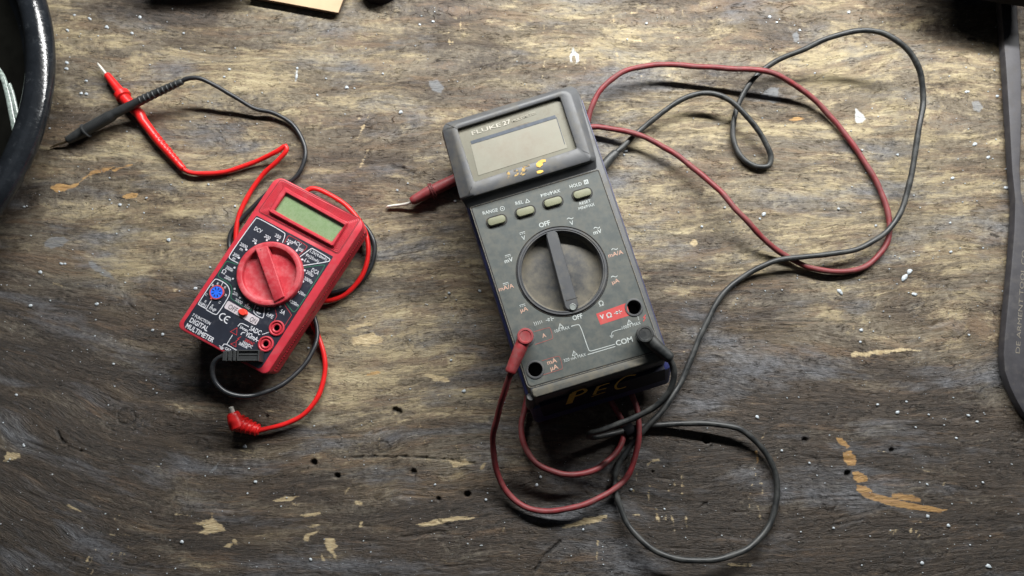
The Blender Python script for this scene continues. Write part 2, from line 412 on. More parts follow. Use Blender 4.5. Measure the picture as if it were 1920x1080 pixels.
pale = [[(362,982),(385,975),(392,973),(396,960),(402,975),(423,990),(420,996),(385,1004),(372,1000),(383,993),(378,986)],
        [(512,938),(535,930),(560,930),(545,941),(515,943)], ell(551,945,8,3,30), [(562,966),(600,958),(603,964),(575,970),(562,969)],
        [(574,988),(600,981),(604,983),(585,990)], [(568,1004),(590,997),(600,994),(582,1006),(578,1016),(570,1012)],
        [(419,1026),(430,1016),(442,1016),(430,1027)], ell(440,1015,5,7,-30), [(604,1018),(612,1010),(625,1008),(636,1026),(626,1030),(632,1044),(626,1046),(612,1030)],
        [(600,1038),(603,1036),(610,1056),(606,1055)], [(222,965),(225,966),(215,974),(212,973)], [(165,1042),(168,1043),(160,1059),(157,1058)],
        [(780,984),(815,974),(860,968),(900,970),(880,976),(842,980),(800,988)], [(1052,988),(1095,970),(1140,965),(1138,972),(1105,985),(1055,990)],
        [(840,862),(872,860),(890,868),(865,874),(850,880)], ell(676,985,5,8,10), ell(671,942,9,5,20),
        [(5,862),(12,845),(40,848),(38,858),(20,866),(5,865)], [(120,948),(128,946),(150,958),(140,958)],
        [(1595,663),(1600,658),(1640,656),(1700,652),(1740,656),(1700,661),(1640,665),(1625,671),(1597,670)], [(1360,1060),(1380,1057),(1412,1058),(1410,1064),(1372,1064)],
        [(1180,965),(1200,964),(1190,970)], [(1120,1013),(1121,1013),(1120,1052),(1118,1050)], [(1500,430),(1530,428),(1528,433),(1505,436)],
        [(655,630),(700,622),(720,640),(690,650),(660,648)], [(795,700),(840,706),(850,720),(810,716)], ell(945,655,4,2), [(905,870),(912,868),(905,880),(899,882)],
        [(640,612),(690,604),(700,610),(655,620)], [(1210,868),(1235,858),(1240,862),(1215,874)], ell(1302,454,8,7)]
orange = [[(1567,820),(1580,822),(1597,838),(1590,841),(1572,832)], [(1580,848),(1595,845),(1607,858),(1606,874),(1590,874),(1582,862)],
          [(1598,884),(1610,882),(1626,893),(1628,904),(1608,905),(1600,896)], [(1604,908),(1622,910),(1640,924),(1700,941),(1745,948),(1780,958),(1760,962),(1700,955),(1655,945),(1618,932),(1606,918)],
          [(1670,926),(1690,924),(1725,932),(1732,944),(1700,940),(1675,935)], [(93,350),(110,342),(130,348),(150,340),(170,318),(215,312),(200,322),(160,332),(140,352),(105,362)],
          [(206,317),(250,306),(245,312),(215,322)], [(228,368),(246,360),(262,362),(250,371),(234,374)], [(1415,840),(1419,842),(1424,866),(1420,868)],
          [(1470,225),(1495,218),(1510,222),(1490,230)], ell(700,700,14,4,-8)]
chip = np.full(X.shape, -20.0, np.float32); chipo = np.full(X.shape, -20.0, np.float32); pnt = np.full(X.shape, -20.0, np.float32); pntw = np.full(X.shape, -20.0, np.float32)
for q in pale:
    m_, d = sdf(q); chip[m_] = np.maximum(chip[m_], d)
for q in orange:
    m_, d = sdf(q); chipo[m_] = np.maximum(chipo[m_], d)
white_marks = [[(1068,104),(1072,92),(1075,85),(1079,94),(1086,102),(1087,115),(1080,119),(1078,104),(1074,104),(1074,117),(1068,116)],
    [(1603,199),(1608,205),(1620,214),(1624,223),(1617,229),(1608,232),(1602,226),(1603,212)], [(555,128),(559,127),(557,150),(552,152)]]
grey_marks = [[(1424,180),(1440,164),(1462,163),(1460,178),(1468,190),(1450,194),(1436,188)], [(1486,62),(1495,57),(1501,64),(1499,76),(1492,82),(1486,74)],
    [(163,489),(172,487),(188,500),(208,512),(216,526),(200,521),(180,510),(166,499)], [(81,452),(95,444),(118,443),(130,451),(118,462),(96,467),(83,462)],
    [(413,863),(408,877),(395,888),(390,889),(400,874)], [(804,150),(820,148),(833,162),(828,175),(810,170),(803,160)], [(1820,190),(1835,186),(1845,200),(1838,212),(1825,208)]]
for q in white_marks:
    m_, d = sdf(q); pntw[m_] = np.maximum(pntw[m_], d)
for q in grey_marks:
    m_, d = sdf(q); pnt[m_] = np.maximum(pnt[m_], d)
rs = random.Random(5)
def scratches(n, x0, x1, y0, y1, ang, L, w):
    for _ in range(n):
        x, y = rs.uniform(x0, x1), rs.uniform(y0, y1); a = math.radians(ang+rs.uniform(-9, 9)); l = rs.uniform(.3, 1)*L
        dx, dy = math.cos(a)*l/2, math.sin(a)*l/2; px_, py_ = -math.sin(a)*w, math.cos(a)*w
        m_, d = sdf([(x-dx, y-dy), (x+px_, y+py_), (x+dx, y+dy), (x-px_, y-py_)]); chip[m_] = np.maximum(chip[m_], d*.8-rs.uniform(-.3, 1.0))
scratches(14, 1180, 1290, 890, 1000, 88, 44, 1.1); scratches(8, 1400, 1430, 840, 980, 86, 40, 1.0); scratches(14, 840, 1100, 20, 130, 88, 50, 1.5)
scratches(16, 1150, 1330, 20, 150, 85, 36, 1.4); scratches(8, 130, 260, 1030, 1075, 112, 40, 1.0); scratches(5, 1640, 1730, 980, 1010, 120, 30, 1.0); scratches(10, 700, 900, 740, 900, 80, 30, .9)
scratches(3, 660, 700, 210, 310, 112, 90, 1.8); scratches(2, 850, 880, 850, 980, 100, 70, .9); scratches(26, 100, 1850, 500, 1060, 5, 40, 1.0); scratches(24, 100, 1850, 500, 1060, 118, 22, .8); scratches(12, 200, 640, 680, 900, 30, 20, .8)
# relief: raised grain, nail holes, cracks
Z = (fbm(GU/60, GV/3.2, 61, 2)-.5)*.00035+(fbm(GU/180, GV/16, 71, 3)-.5)*.0006
Z -= np.maximum(0, fbm(GU/70, GV/4.5, 81, 2)-.74)*.004
dark = np.zeros(X.shape)
for cx, cy, r, dep in [(588,867,7,1),(632,892,6,1),(876,927,7,1),(822,936,5,.6),(1325,824,9,1),(1510,826,7,.5),(1673,845,6,.6),(1590,888,7,.8),(775,885,7,.6),(1322,946,6,.35),(740,768,6,.6),(748,772,7,.6),(500,780,3,.5),(1224,885,3,.4),(1872,880,3,.2),(180,300,4,.3)]:
    w = r*(1+.35*(fbm(U/5, V/5, int(cx), 2)-.5)); q = np.hypot(U-cx, (V-cy)*1.05)/w
    k = 1-ss(.62, 1.05, q); Z -= k*.004*dep; dark = np.maximum(dark, k*min(1, dep*1.3))
def crack(pts, w, dep):
    global Z, dark
    for (a, b) in zip(pts, pts[1:]):
        a, b = np.array(a, float), np.array(b, float); e = b-a; L = np.hypot(*e)
        msk = (U > min(a[0], b[0])-20) & (U < max(a[0], b[0])+20) & (V > min(a[1], b[1])-20) & (V < max(a[1], b[1])+20)
        u, v = U[msk], V[msk]; t = np.clip(((u-a[0])*e[0]+(v-a[1])*e[1])/L**2, 0, 1)
        d = np.hypot(u-a[0]-t*e[0]+(fbm(u/9, v/9, 3, 2)-.5)*4, v-a[1]-t*e[1]+(fbm(u/9, v/9, 4, 2)-.5)*4)
        k = (1-ss(w*.4, w, d))*(.35+.65*(fbm(u/14, v/14, 9, 2) > .42)); Z[msk] -= k*.0012*dep; dark[msk] = np.maximum(dark[msk], k*dep)
crack([(640,858),(700,856),(760,856),(800,858),(840,862),(890,869)], 2.6, .9)
crack([(105,806),(112,822),(128,838),(150,845)], 4, .9); crack([(150,845),(175,850)], 2.5, .6)
crack([(222,540),(245,575),(275,600)], 2.4, .5); crack([(268,554),(300,566),(325,572)], 2.2, .5)
crack([(1002,1070),(1020,1045),(1050,1016)], 4, .9); crack([(812,968),(826,978),(840,990)], 2, .7)
crack([(1465,939),(1510,937),(1580,930),(1640,932)], 2, .6); crack([(870,715),(960,712)], 2, .4)
crack([(730,310),(755,314),(778,326)], 4, .7); crack([(655,290),(700,262)], 2, .3); crack([(1555,976),(1610,965),(1660,950)], 3, .5); crack([(1560,985),(1620,975)], 2.4, .5)
crack([(118,1072),(138,1048)], 3, .6); crack([(1860,440),(1872,444)], 4, .8); crack([(1818,73),(1832,74)], 4, .8)
crack([(1840,560),(1900,552)], 2, .3); crack([(1500,1013),(1640,1010),(1760,1014)], 2, .4); crack([(350,950),(352,870)], 1.5, .3); crack([(1292,850),(1500,838)], 2, .25)
for cx, cy, r in [(236,782,17),(378,835,12),(1556,946,13),(718,838,12),(628,823,11),(320,932,9),(1905,820,10)]:
    q = np.hypot(U-cx, (V-cy)*1.15); k = np.exp(-((q-r)/2.0)**2)*(fbm(U/8, V/8, int(cx), 2) > .42); Z -= k*.0007; dark = np.maximum(dark, k*.65)
Z *= 1-ss(.45, .6, np.abs(X))
verts = np.stack([X, Y, Z-.0004], -1).reshape(-1, 3).astype(np.float32)
i0 = (np.arange(ny-1)[:, None]*nx+np.arange(nx-1)[None]).ravel()
quads = np.stack([i0, i0+1, i0+nx+1, i0+nx], -1).astype(np.int32)
me = bpy.data.meshes.new('workbench_top')
me.vertices.add(len(verts)); me.vertices.foreach_set('co', verts.ravel())
me.loops.add(quads.size); me.loops.foreach_set('vertex_index', quads.ravel())
me.polygons.add(len(quads)); me.polygons.foreach_set('loop_start', np.arange(0, quads.size, 4, dtype=np.int32))
me.update(calc_edges=True); me.polygons.foreach_set('use_smooth', np.ones(len(quads), bool))
def att(name, a):
    t = me.attributes.new(name, 'FLOAT', 'POINT'); t.data.foreach_set('value', a.astype(np.float32).ravel())
att('worn', worn); att('chip', chip); att('chipo', chipo); att('dark', dark); att('pnt', pnt); att('pntw', pntw)
t = me.attributes.new('grain', 'FLOAT_VECTOR', 'POINT')
t.data.foreach_set('vector', np.stack([GU/1000, GV/1000, np.zeros_like(GU)], -1).astype(np.float32).ravel())
bench = bpy.data.objects.new('workbench_top', me); COL.objects.link(bench); bench['kind'] = 'structure'
bench['label'] = 'dark stained worn wooden workbench top'

m, nt, b = newmat('worn_workbench_wood')
def A(n): 
    a = nt.nodes.new('ShaderNodeAttribute'); a.attribute_name = n; return a
G = A('grain').outputs['Vector']
def gn(su, sv, detail=4, rough=.6, off=0):
    mp = nt.nodes.new('ShaderNodeMapping'); mp.inputs['Scale'].default_value = (su, sv, 1); mp.inputs['Location'].default_value = (off, off*1.7, off)
    nt.links.new(G, mp.inputs['Vector']); return noise(nt, 1, detail, rough, mp.outputs[0])
broad = gn(5, 16, 5, .62, 1); bands = gn(4, 30, 5, .65, 4); fine = gn(55, 230, 6, .75, 9); streak = gn(16, 110, 5, .72, 13); mott = gn(80, 110, 6, .75, 21); micro = gn(420, 700, 3, .7, 33)
wn = A('worn').outputs['Fac']
grime = ramp(nt, mth(nt, 'ADD', mth(nt, 'MULTIPLY', fine, .5), mth(nt, 'MULTIPLY', mott, .5)),
   [(.37, (.006, .005, .004)), (.47, (.026, .020, .015)), (.55, (.060, .046, .035)), (.65, (.150, .118, .088))]).outputs[0]
greyf = ramp(nt, mott, [(.34, (.092, .083, .070)), (.5, (.178, .160, .125)), (.66, (.27, .25, .20))]).outputs[0]
brown = ramp(nt, streak, [(.33, (.055, .035, .023)), (.5, (.125, .080, .051)), (.66, (.21, .145, .09))]).outputs[0]
tan = ramp(nt, streak, [(.34, (.21, .165, .095)), (.5, (.34, .28, .165)), (.64, (.50, .43, .27))]).outputs[0]
def thr(src, addv, lo, hi):
    return ramp(nt, mth(nt, 'ADD', src, addv), [(lo, (0, 0, 0)), (hi, (1, 1, 1))]).outputs[0]
wo = mth(nt, 'MULTIPLY', mth(nt, 'SUBTRACT', wn, .5), .42)
c = mix(nt, mth(nt, 'MULTIPLY', thr(mth(nt, 'ADD', mth(nt, 'MULTIPLY', broad, .6), mth(nt, 'MULTIPLY', mott, .4)), wo, .43, .58), .85), grime, greyf)
c = mix(nt, mth(nt, 'MULTIPLY', thr(mth(nt, 'ADD', mth(nt, 'MULTIPLY', bands, .55), mth(nt, 'MULTIPLY', streak, .45)), mth(nt, 'MULTIPLY', wo, .5), .49, .57), .85), c, brown)
pt = mth(nt, 'ADD', mth(nt, 'MULTIPLY', gn(16, 48, 6, .75, 51), .55), mth(nt, 'ADD', mth(nt, 'MULTIPLY', streak, .2), mth(nt, 'MULTIPLY', mott, .3)))
c = mix(nt, thr(pt, mth(nt, 'MULTIPLY', wo, 1.25), .535, .63), c, tan)
# the wood's broad tone evens out the small grain
wv = mth(nt, 'ADD', wn, mth(nt, 'MULTIPLY', mth(nt, 'SUBTRACT', gn(6, 26, 4, .6, 131), .5), .55))
sm = ramp(nt, wv, [(.18, (.026, .020, .015)), (.34, (.062, .043, .027)), (.48, (.150, .110, .064)), (.62, (.265, .212, .125)), (.80, (.36, .30, .18))]).outputs[0]
c = mix(nt, .40, c, sm)
bl_ = thr(gn(4, 13, 5, .65, 111), 0.0, .52, .66)  # blue-grey patches: the cool sheen painted into the wood colour
c = mix(nt, mth(nt, 'MULTIPLY', bl_, .7), c, ramp(nt, mott, [(.35, (.045, .048, .056)), (.65, (.19, .20, .22))]).outputs[0])
# dark pores and flecks
pore = ramp(nt, gn(90, 620, 4, .65, 61), [(.34, (1, 1, 1)), (.42, (0, 0, 0))]).outputs[0]
low = nd(nt, 'ShaderNodeMapRange', inp={1: .30, 2: .62, 3: 1.0, 4: .32}); nt.links.new(wn, low.inputs[0]); low = low.outputs[0]
c = mix(nt, mth(nt, 'MULTIPLY', mth(nt, 'MULTIPLY', pore, .7), low), c, (.012, .010, .009))
fl = ramp(nt, gn(200, 330, 2, .5, 71), [(.29, (1, 1, 1)), (.35, (0, 0, 0))]).outputs[0]
c = mix(nt, mth(nt, 'MULTIPLY', fl, .75), c, (.014, .012, .012))
lt = ramp(nt, micro, [(.60, (0, 0, 0)), (.72, (1, 1, 1))]).outputs[0]
c = mix(nt, mth(nt, 'MULTIPLY', lt, .42), c, (.38, .37, .35))  # pale micro flecks, strengthened to paint in small glints
# thin broken cracks that follow the grain
def crackmask(su, sv, off, w):
    ab = mth(nt, 'ABSOLUTE', mth(nt, 'SUBTRACT', gn(su, sv, 3, .6, off), .5))
    return mth(nt, 'MULTIPLY', ramp(nt, ab, [(0, (1, 1, 1)), (w, (0, 0, 0))]).outputs[0], ramp(nt, gn(30, 60, 3, .6, off+5), [(.50, (0, 0, 0)), (.58, (1, 1, 1))]).outputs[0])
cr = mth(nt, 'MAXIMUM', crackmask(9, 55, 81, .010), crackmask(16, 90, 95, .012))
c = mix(nt, mth(nt, 'MULTIPLY', mth(nt, 'MULTIPLY', cr, .9), low), c, (.008, .007, .006))
# bare chips
jag = mth(nt, 'ADD', mth(nt, 'MULTIPLY', mth(nt, 'SUBTRACT', streak, .5), 11), mth(nt, 'MULTIPLY', mth(nt, 'SUBTRACT', mott, .5), 8))
ck = mth(nt, 'MULTIPLY', mth(nt, 'ADD', A('chip').outputs['Fac'], mth(nt, 'MULTIPLY', jag, 1.7)), .38, clamp=True)
pc = ramp(nt, fine, [(.35, (.30, .215, .11)), (.6, (.56, .46, .28))]).outputs[0]
c = mix(nt, mth(nt, 'MULTIPLY', ck, .95), c, pc)
co = mth(nt, 'MULTIPLY', mth(nt, 'ADD', A('chipo').outputs['Fac'], mth(nt, 'MULTIPLY', jag, 1.2)), .6, clamp=True)
oc = ramp(nt, streak, [(.32, (.20, .10, .035)), (.62, (.52, .31, .11))]).outputs[0]
c = mix(nt, mth(nt, 'MULTIPLY', co, .78), c, oc)
pj = mth(nt, 'MULTIPLY', mth(nt, 'ADD', A('pnt').outputs['Fac'], mth(nt, 'MULTIPLY', mth(nt, 'SUBTRACT', mott, .5), 14)), .4, clamp=True)
c = mix(nt, mth(nt, 'MULTIPLY', pj, .62), c, (.20, .215, .23))
pj = mth(nt, 'MULTIPLY', mth(nt, 'ADD', A('pntw').outputs['Fac'], mth(nt, 'MULTIPLY', mth(nt, 'SUBTRACT', mott, .5), 9)), .6, clamp=True)
c = mix(nt, mth(nt, 'MULTIPLY', pj, .9), c, (.46, .48, .48))
c = mix(nt, mth(nt, 'MULTIPLY', A('dark').outputs['Fac'], .93), c, (.006, .005, .004))
nt.links.new(c, b.inputs['Base Color'])
nt.links.new(ramp(nt, mott, [(.35, (.38,)*3), (.65, (.68,)*3)]).outputs[0], b.inputs['Roughness'])
b.inputs['Specular IOR Level'].default_value = .45
hgt = mth(nt, 'ADD', mth(nt, 'MULTIPLY', cr, -1.2), mth(nt, 'ADD', mth(nt, 'MULTIPLY', gn(90, 620, 4, .65, 61), 1.0), mth(nt, 'ADD', mth(nt, 'MULTIPLY', fine, 1.1), mth(nt, 'MULTIPLY', mth(nt, 'ADD', mott, micro), .5))))
bp = nd(nt, 'ShaderNodeBump', inp={'Strength': .8, 'Distance': .0008}); nt.links.new(hgt, bp.inputs['Height']); nt.links.new(bp.outputs[0], b.inputs['Normal'])
me.materials.append(m)

# ------------------------------------------------------------------ paint specks (uncountable)
M['speck'] = plastic('pale_paint_speck', (.38, .42, .45), .3, .35, 900, bump=.2, bscale=1800)
M['speck2'] = plastic('grey_paint_smear', (.24, .25, .26), .5, .3, 500, bump=.2)
mb = MB()
def blob(px, py, r, mi=0, asp=1.0, ang=0.0, hh=.35, jag=.15):
    c = P(px, py, 0); n = 9; rings = []
    js = [1+random.uniform(-jag, jag) for _ in range(n)]
    for k, zz in ((1.0, -.0003), (.86, hh*.6), (.45, hh)):
        z = zz if zz < 0 else zz*r+.0001
        rings.append([(c.x+math.cos(ang)*r*k*js[i]*math.cos(2*math.pi*i/n)*asp-math.sin(ang)*r*k*js[i]*math.sin(2*math.pi*i/n),
                       c.y+math.sin(ang)*r*k*js[i]*math.cos(2*math.pi*i/n)*asp+math.cos(ang)*r*k*js[i]*math.sin(2*math.pi*i/n), z) for i in range(n)])
    mb.loft(rings, cap0=False, mi=mi)
dens = lambda x, y: .45+.35*math.exp(-((x-1700)/350)**2-((y-450)/300)**2)+.3*math.exp(-((x-350)/250)**2-((y-300)/260)**2)+.25*math.exp(-((x-300)/220)**2-((y-940)/150)**2)
cnt = 0
while cnt < 2300:
    x, y = random.uniform(-60, 1980), random.uniform(-60, 1140)
    if random.random() > dens(x, y)*(.35+1.3*float(fbm(np.array([x/90.]), np.array([y/70.]), 91, 2)[0]) if True else 1): continue
    r = random.choice([.09, .11, .13, .16, .16, .2, .24, .34, .48])*1e-3
    if random.random() < .035: r = random.uniform(.6, 1.05)*1e-3
    blob(x, y, r, 0, random.uniform(1, 1.5), random.uniform(-1, 1), .45); cnt += 1
for px, py, r, a, an in [(139,28,3.5,1.1,-.5),(168,35,4,1.3,-.5),(200,51,4.5,1.1,0),(262,32,4,1,0),(247,62,3.5,1.2,-.6),(344,62,3,1,0),(430,130,3.6,1,0),(420,144,3,1,0),(650,164,5,1.2,-.2),(751,210,5,1.1,.3),
    (787,46,3.5,1,.3),(557,128,3.5,1,0),(75,149,4,1.2,0),(125,117,4,1.2,-.6),(124,129,4,1.2,0),(152,175,4,1.3,-.2),(162,176,4,1.2,-.2),(225,384,4,1,0),(316,450,4.5,1.1,0),(366,541,4,1.2,0),(394,501,3,1,0),(75,510,4.5,1.1,0),(57,573,4,1.3,.2),(181,570,4,1,0),(286,619,3.5,1,0),(305,627,3.5,1,0),
    (1443,31,4,1,.5),(1592,23,4,1.2,.6),(1432,402,4.6,1.4,.9),(1425,410,3.6,1,0),(1696,521,5.5,1.9,.9),(1706,509,5,1.8,.9),(1576,548,5,1.8,-1),(1420,782,4.5,1,1),(1683,773,4.5,1,0),(1740,968,4,1,0),(1779,986,4,1,0),(1729,1056,4,1.2,-.3),(1854,1062,4,1.7,-.4),(1786,334,4,1.3,.3),(1828,270,4.5,1.4,.3),(1853,295,3.6,1.8,.6),(1683,290,3.5,1,0),(1715,552,4.5,1.5,0),(1887,352,4,1.6,0),(1615,619,4,1,0),(1870,180,3.5,1.2,0),
    (1812,172,3.5,1.3,.5),(341,1016,4,1.2,-.4),(870,733,4,1,0),(1112,262,5.5,1.7,.3),(1173,283,4,1.3,.2),(1170,290,3,1,0),(853,377,3.5,1.2,0),(459,837,4,1.2,.1),(556,143,3.2,2.6,1.5)]:
    blob(px, py, pw(r*.8, 0), 0, a, an, .3, .25)
o = mb.build('paint_specks', [M['speck'], M['speck2']], recalc=False); o['kind'] = 'stuff'
o['label'] = 'tiny pale paint specks scattered over the bench wood'; o['category'] = 'paint specks'

# ------------------------------------------------------------------ red multimeter
F1 = .033; B1 = .0085
tl, tr, br, bl = [P(x, y, F1) for x, y in ((519, 328), (687, 416), (499, 704), (330, 613))]
RQ = [bl, br, tr, tl]
rx = ((tr-tl)+(br-bl)).normalized(); ry = ((tl-bl)+(tr-br)).normalized(); mid = sum(RQ, Vector())/4
red = thing('multimeter', 'small red multimeter with green display, navy face and round red dial, its cables coiled beneath', 'multimeter', (mid.x, mid.y, 0))
jk = [P(519.4, 615.4, F1), P(499, 645, F1)]
dc = P(505, 513, F1+.004)
mb = MB()
rr = (.0045, .0045, .007, .007)
R = lambda d, z: rpoly(RQ, d, rr, z, 8)
mb.loft([R(.0022, B1), R(.0008, B1+.001), R(.0004, F1-.0085)], cap1=False)
mb.loft([R(.0004, F1-.0085), R(.0, F1-.0082), R(-.0001, F1-.0012), R(.0002, F1-.0004), R(.0009, F1)], cap0=False, cap1=False)
mb.cap_holes(R(.0009, F1), [circ(j, .0020, F1, 24) for j in jk])
for j in jk: mb.lathe(j, [(.0020, F1), (.0020, F1-.010)], 24)
body = mb.build('body_shell', M['red'], red)
# serrated rear cover along the right side and head
mb = MB()
for t in np.linspace(.04, .95, 62):
    c = br+(tr-br)*t; c = Vector((c.x, c.y, F1-.0125)) + rx*.0001
    mb.box(c, rx*.0007, ry*.0006, UP*.0032)
mb.build('grip_ribs', M['red'], red)
# raised ribbing round the display
mb = MB()
gq = [P(x, y, F1) for x, y in ((487, 396), (633, 474), (673, 411), (527, 339))]
for k in range(6): 
    r_ = rpoly(gq, .0001+k*.00095, .0015, F1+.00005, 4); mb.tube(r_+[r_[0]], .00040, 6)
mb.build('display_ribs', M['red'], red)
mb = MB(); ring = rpoly(gq, -.0009, .002, F1+.00006, 5); mb.stroke(ring, .0006, closed=True); mb.build('case_groove', M['red_groove'], red)
# bezel and screen
bq = [P(x, y, F1+.003) for x, y in ((503, 396), (624, 462), (651, 417), (532, 350))]
lq = [P(x, y, F1+.0024) for x, y in ((514, 394), (621, 455), (646, 422), (536, 361))]
mb = MB()
mb.loft([rpoly(bq, -.0004, .001, F1), rpoly(bq, 0, .001, F1+.0022), rpoly(bq, .0005, .0008, F1+.0028), rpoly(lq, -.0004, .0004, F1+.0028), rpoly(lq, 0, .0003, F1+.0024), rpoly(lq, 0, .0003, F1+.0002)], cap0=False, cap1=False)
bz = mb.build('display_bezel', M['red'], red)
mb = MB(); mb.poly(rpoly(lq, -.0002, .0003, F1+.0003)); mb.build('lcd_screen', M['lcd_g'], bz)
# label
pq = [P(x, y, F1) for x, y in ((340, 612), (488, 693), (625, 481), (481, 404))]
pr = lambda d, z: rpoly(pq, d, (.0045, .003, .0008, .0008), z, 6)
mb = MB(); hs = [circ(j, .0054, F1+.0002, 32) for j in jk]
mb.cap_holes(pr(0, F1+.0002), hs); mb.loft([pr(0, F1-.0002), pr(0, F1+.0002)], False, False)
lab = mb.build('face_label', M['label'], red)
z = F1+.00028; SL = (143, 77)
mb = MB(); W, RR, GG = 0, 1, 2
line(mb, smoothed([(447,493.6),(431,485.5),(428.5,480),(479,409.5),(483,408),(533,435.6),(535,440),(529.6,455)]), 1.5, z, W)
line(mb, smoothed([(533.7,455),(539.4,443),(543,441),(574.4,459.7),(576.7,464.3),(560.6,478)]), 1.0, z, RR)
line(mb, smoothed([(562.4,481.5),(583,466),(586,465.5),(617,484),(619,487.5),(616,490.7),(567.5,498)]), 1.5, z, W)
line(mb, smoothed([(568,501.6),(608.3,496),(609,499),(583.7,540),(555.6,583),(550,585),(546,581),(535,565)]), 1.3, z, GG)
line(mb, smoothed([(446,496.5),(427,489.6),(423,491),(408.4,515),(410,519.7),(430,531),(436,541),(432.3,558),(435,561),(468,582.4),(471,581),(474,571)]), 1.3, z, GG)
line(mb, smoothed([(386.4,578.7),(372.3,571.5),(371.6,569),(401,524),(407.5,523),(426,532.8),(431.8,546.9),(428,558),(408.4,588.5),(403.8,590.4),(386.4,580.5)]), 1.5, z, W)
for q in (((397,562.3),(386.4,579.5)), ((417.8,529.5),(415,535.6)), ((491.4,627.2),(505,622.5)), ((482,638),(486,640)), ((436,627.8),(425.3,645.6))): line(mb, q, 1.3, z, W)
line(mb, smoothed([(479.2,571.9),(473.6,586),(491,597),(494.2,594.4),(496.6,574.7)]), 1.4, z, W)
line(mb, [(514.8,573.8),(519,592.5),(513.4,603)], .9, z, RR); line(mb, [(530.8,567.2),(546.7,590.6),(533,612.2)], .9, z, RR)
line(mb, smoothed([(446,612),(451.6,604.8),(466.6,612.8)]), 1.5, z, W); line(mb, smoothed([(451.6,627.8),(454,623),(459.5,624)]), 1.5, z, W)
line(mb, smoothed([(416.9,649.4),(419.7,644.7),(425.3,645.6),(445,657.8)]), 1.5, z, W)
for k, (a, b_) in enumerate((((411,648),(420,653)), ((412,650.8),(418.5,654.4)), ((413,653.3),(417,655.5)))): line(mb, [a, b_], 1.1, z, W)
line(mb, [(444.5,614.7),(431.9,621.7),(443.6,628.3)], 1.0, z, RR, True); line(mb, [(443,641),(432.3,644.7),(442.2,650.3)], 1.0, z, RR, True)
line(mb, [(452,631),(446,635),(448,636),(442,640)], 1.3, z, RR)
for c_ in ((520.5,450.5),(500.4,450.2),(479,456.3),(461.9,468),(448,483.6),(540.3,457.4),(556.3,469.8),(566.7,486.3),(571.3,506.8),(568.5,527.7),(559.4,547),(543.9,563.2),(439.7,501.8),(437,522.5),(440,541.5),(449.7,558),(465,570.5),(483,578),(503.9,579.7),(525,574.7)):
    dot(mb, c_, 2.0, z, W)
for t_, c_, w_, h_ in (('DCV',(484,431),15,7.5),('250',(521,443),12,6),('200',(501.3,444.2),12,6),('20',(477.4,451),8,6),('2000',(456.7,460.3),15,6),('m',(452.7,467),5.5,6),('200',(442.4,478.6),12,6),('m',(439,484.4),5.5,6),
    ('250',(543.4,453),12,6),('ACV',(557.2,456.3),15,7),('200',(562.5,467.5),12,6),('1.5V(4.0mA)',(597.3,478.6),35,5.5),('9V(25mA)',(585.5,483.8),27,5.5),('DCA',(591,509),15,7.5),('200μ',(581,512.8),15,6),('2000μ',(578,525),18,6),
    ('20m',(567,550.5),12,6),('200m',(552.5,568.8),16,6),('2000k',(430.3,504),15,6),('Ω',(419.7,509.4),7.5,8),('200k',(427.7,521.6),14,6),('20k',(441.7,551),11,6),('2000',(447.3,565),15,6),('200',(462.8,575.6),12,6),
    ('hFE',(506.4,592),13,7),('5A',(530,585),9.5,7.5),('B',(398.9,534.7),3.4,4),('E',(408.4,531.9),3.4,4),('E',(422,539),3.4,4),('B',(423.4,553.4),3.4,4),('C',(386.9,552.5),3.6,4.4),('C',(412,567),3.6,4.4),('E',(385.5,565.2),3.2,4),('E',(398.6,573),3.2,4),('NPN',(380.3,571.3),12,6),('PNP',(398.4,580),13,6)):
    ctext(mb, t_, c_, w_, h_, z, SL, W, .006)
text(mb, '7 FUNCTION', (360,592), (393,609.5), 5.2, z, W, .015)
text(mb, 'DIGITAL', (354.5,603), (388,621.5), 8.6, z, W, .018)
text(mb, 'MULTIMETER', (347,613.5), (398.5,642.5), 8.6, z, W, .018)
text(mb, '5ADC', (467,618.6), (487,628.6), 8.5, z, W, .02); text(mb, '5Amax', (449,614.9), (464,622.5), 5, z, W, .02)
text(mb, 'VΩmA', (459,629), (481,641), 8.5, z, W, .02)
text(mb, '200VAC', (458,639), (475,648), 5, z, RR, .02); text(mb, '250VDC', (453,643.5), (472,653.5), 5, z, W, .02)
text(mb, '200mA', (447,645.5), (463,654), 5, z, W, .02); text(mb, 'CAT', (421,655), (431,660), 5, z, W, .02)
# CE mark
ul = Vector((.88, .474)); vl = Vector((-.474, .88))
for cx, cy, bar in ((418, 594.5, False), (427, 600, True)):
    pts = []
    for k in range(9):
        a = math.radians(70+220*k/8); pts.append((cx+ul.x*6.5*math.cos(a)+vl.x*6.5*math.sin(a), cy+ul.y*6.5*math.cos(a)+vl.y*6.5*math.sin(a)))
    line(mb, pts, 2.0, z, W)
    if bar: line(mb, [(cx-ul.x*6, cy-ul.y*6), (cx+ul.x*.5, cy+ul.y*.5)], 1.6, z, W)
# diode and battery signs
line(mb, [(479.5,583.5),(489,588.5)], 1.0, z, W); mb.poly([P(x, y, z) for x, y in ((482.5,582),(480.5,587.5),(486.5,587.5))], W); line(mb, [(488,584.8),(485.5,589.5)], 1.2, z, W)
line(mb, [(569,487.5),(572.5,489)], 1, z, W); line(mb, [(574,484.5),(571,491)], 1.2, z, W); line(mb, [(577.5,488),(575.5,492)], 1.2, z, W); line(mb, [(576.5,490),(580,492)], 1, z, W)
mb.build('printed_markings', [M['ink_w'], M['ink_r'], M['ink_g']], lab, recalc=False)
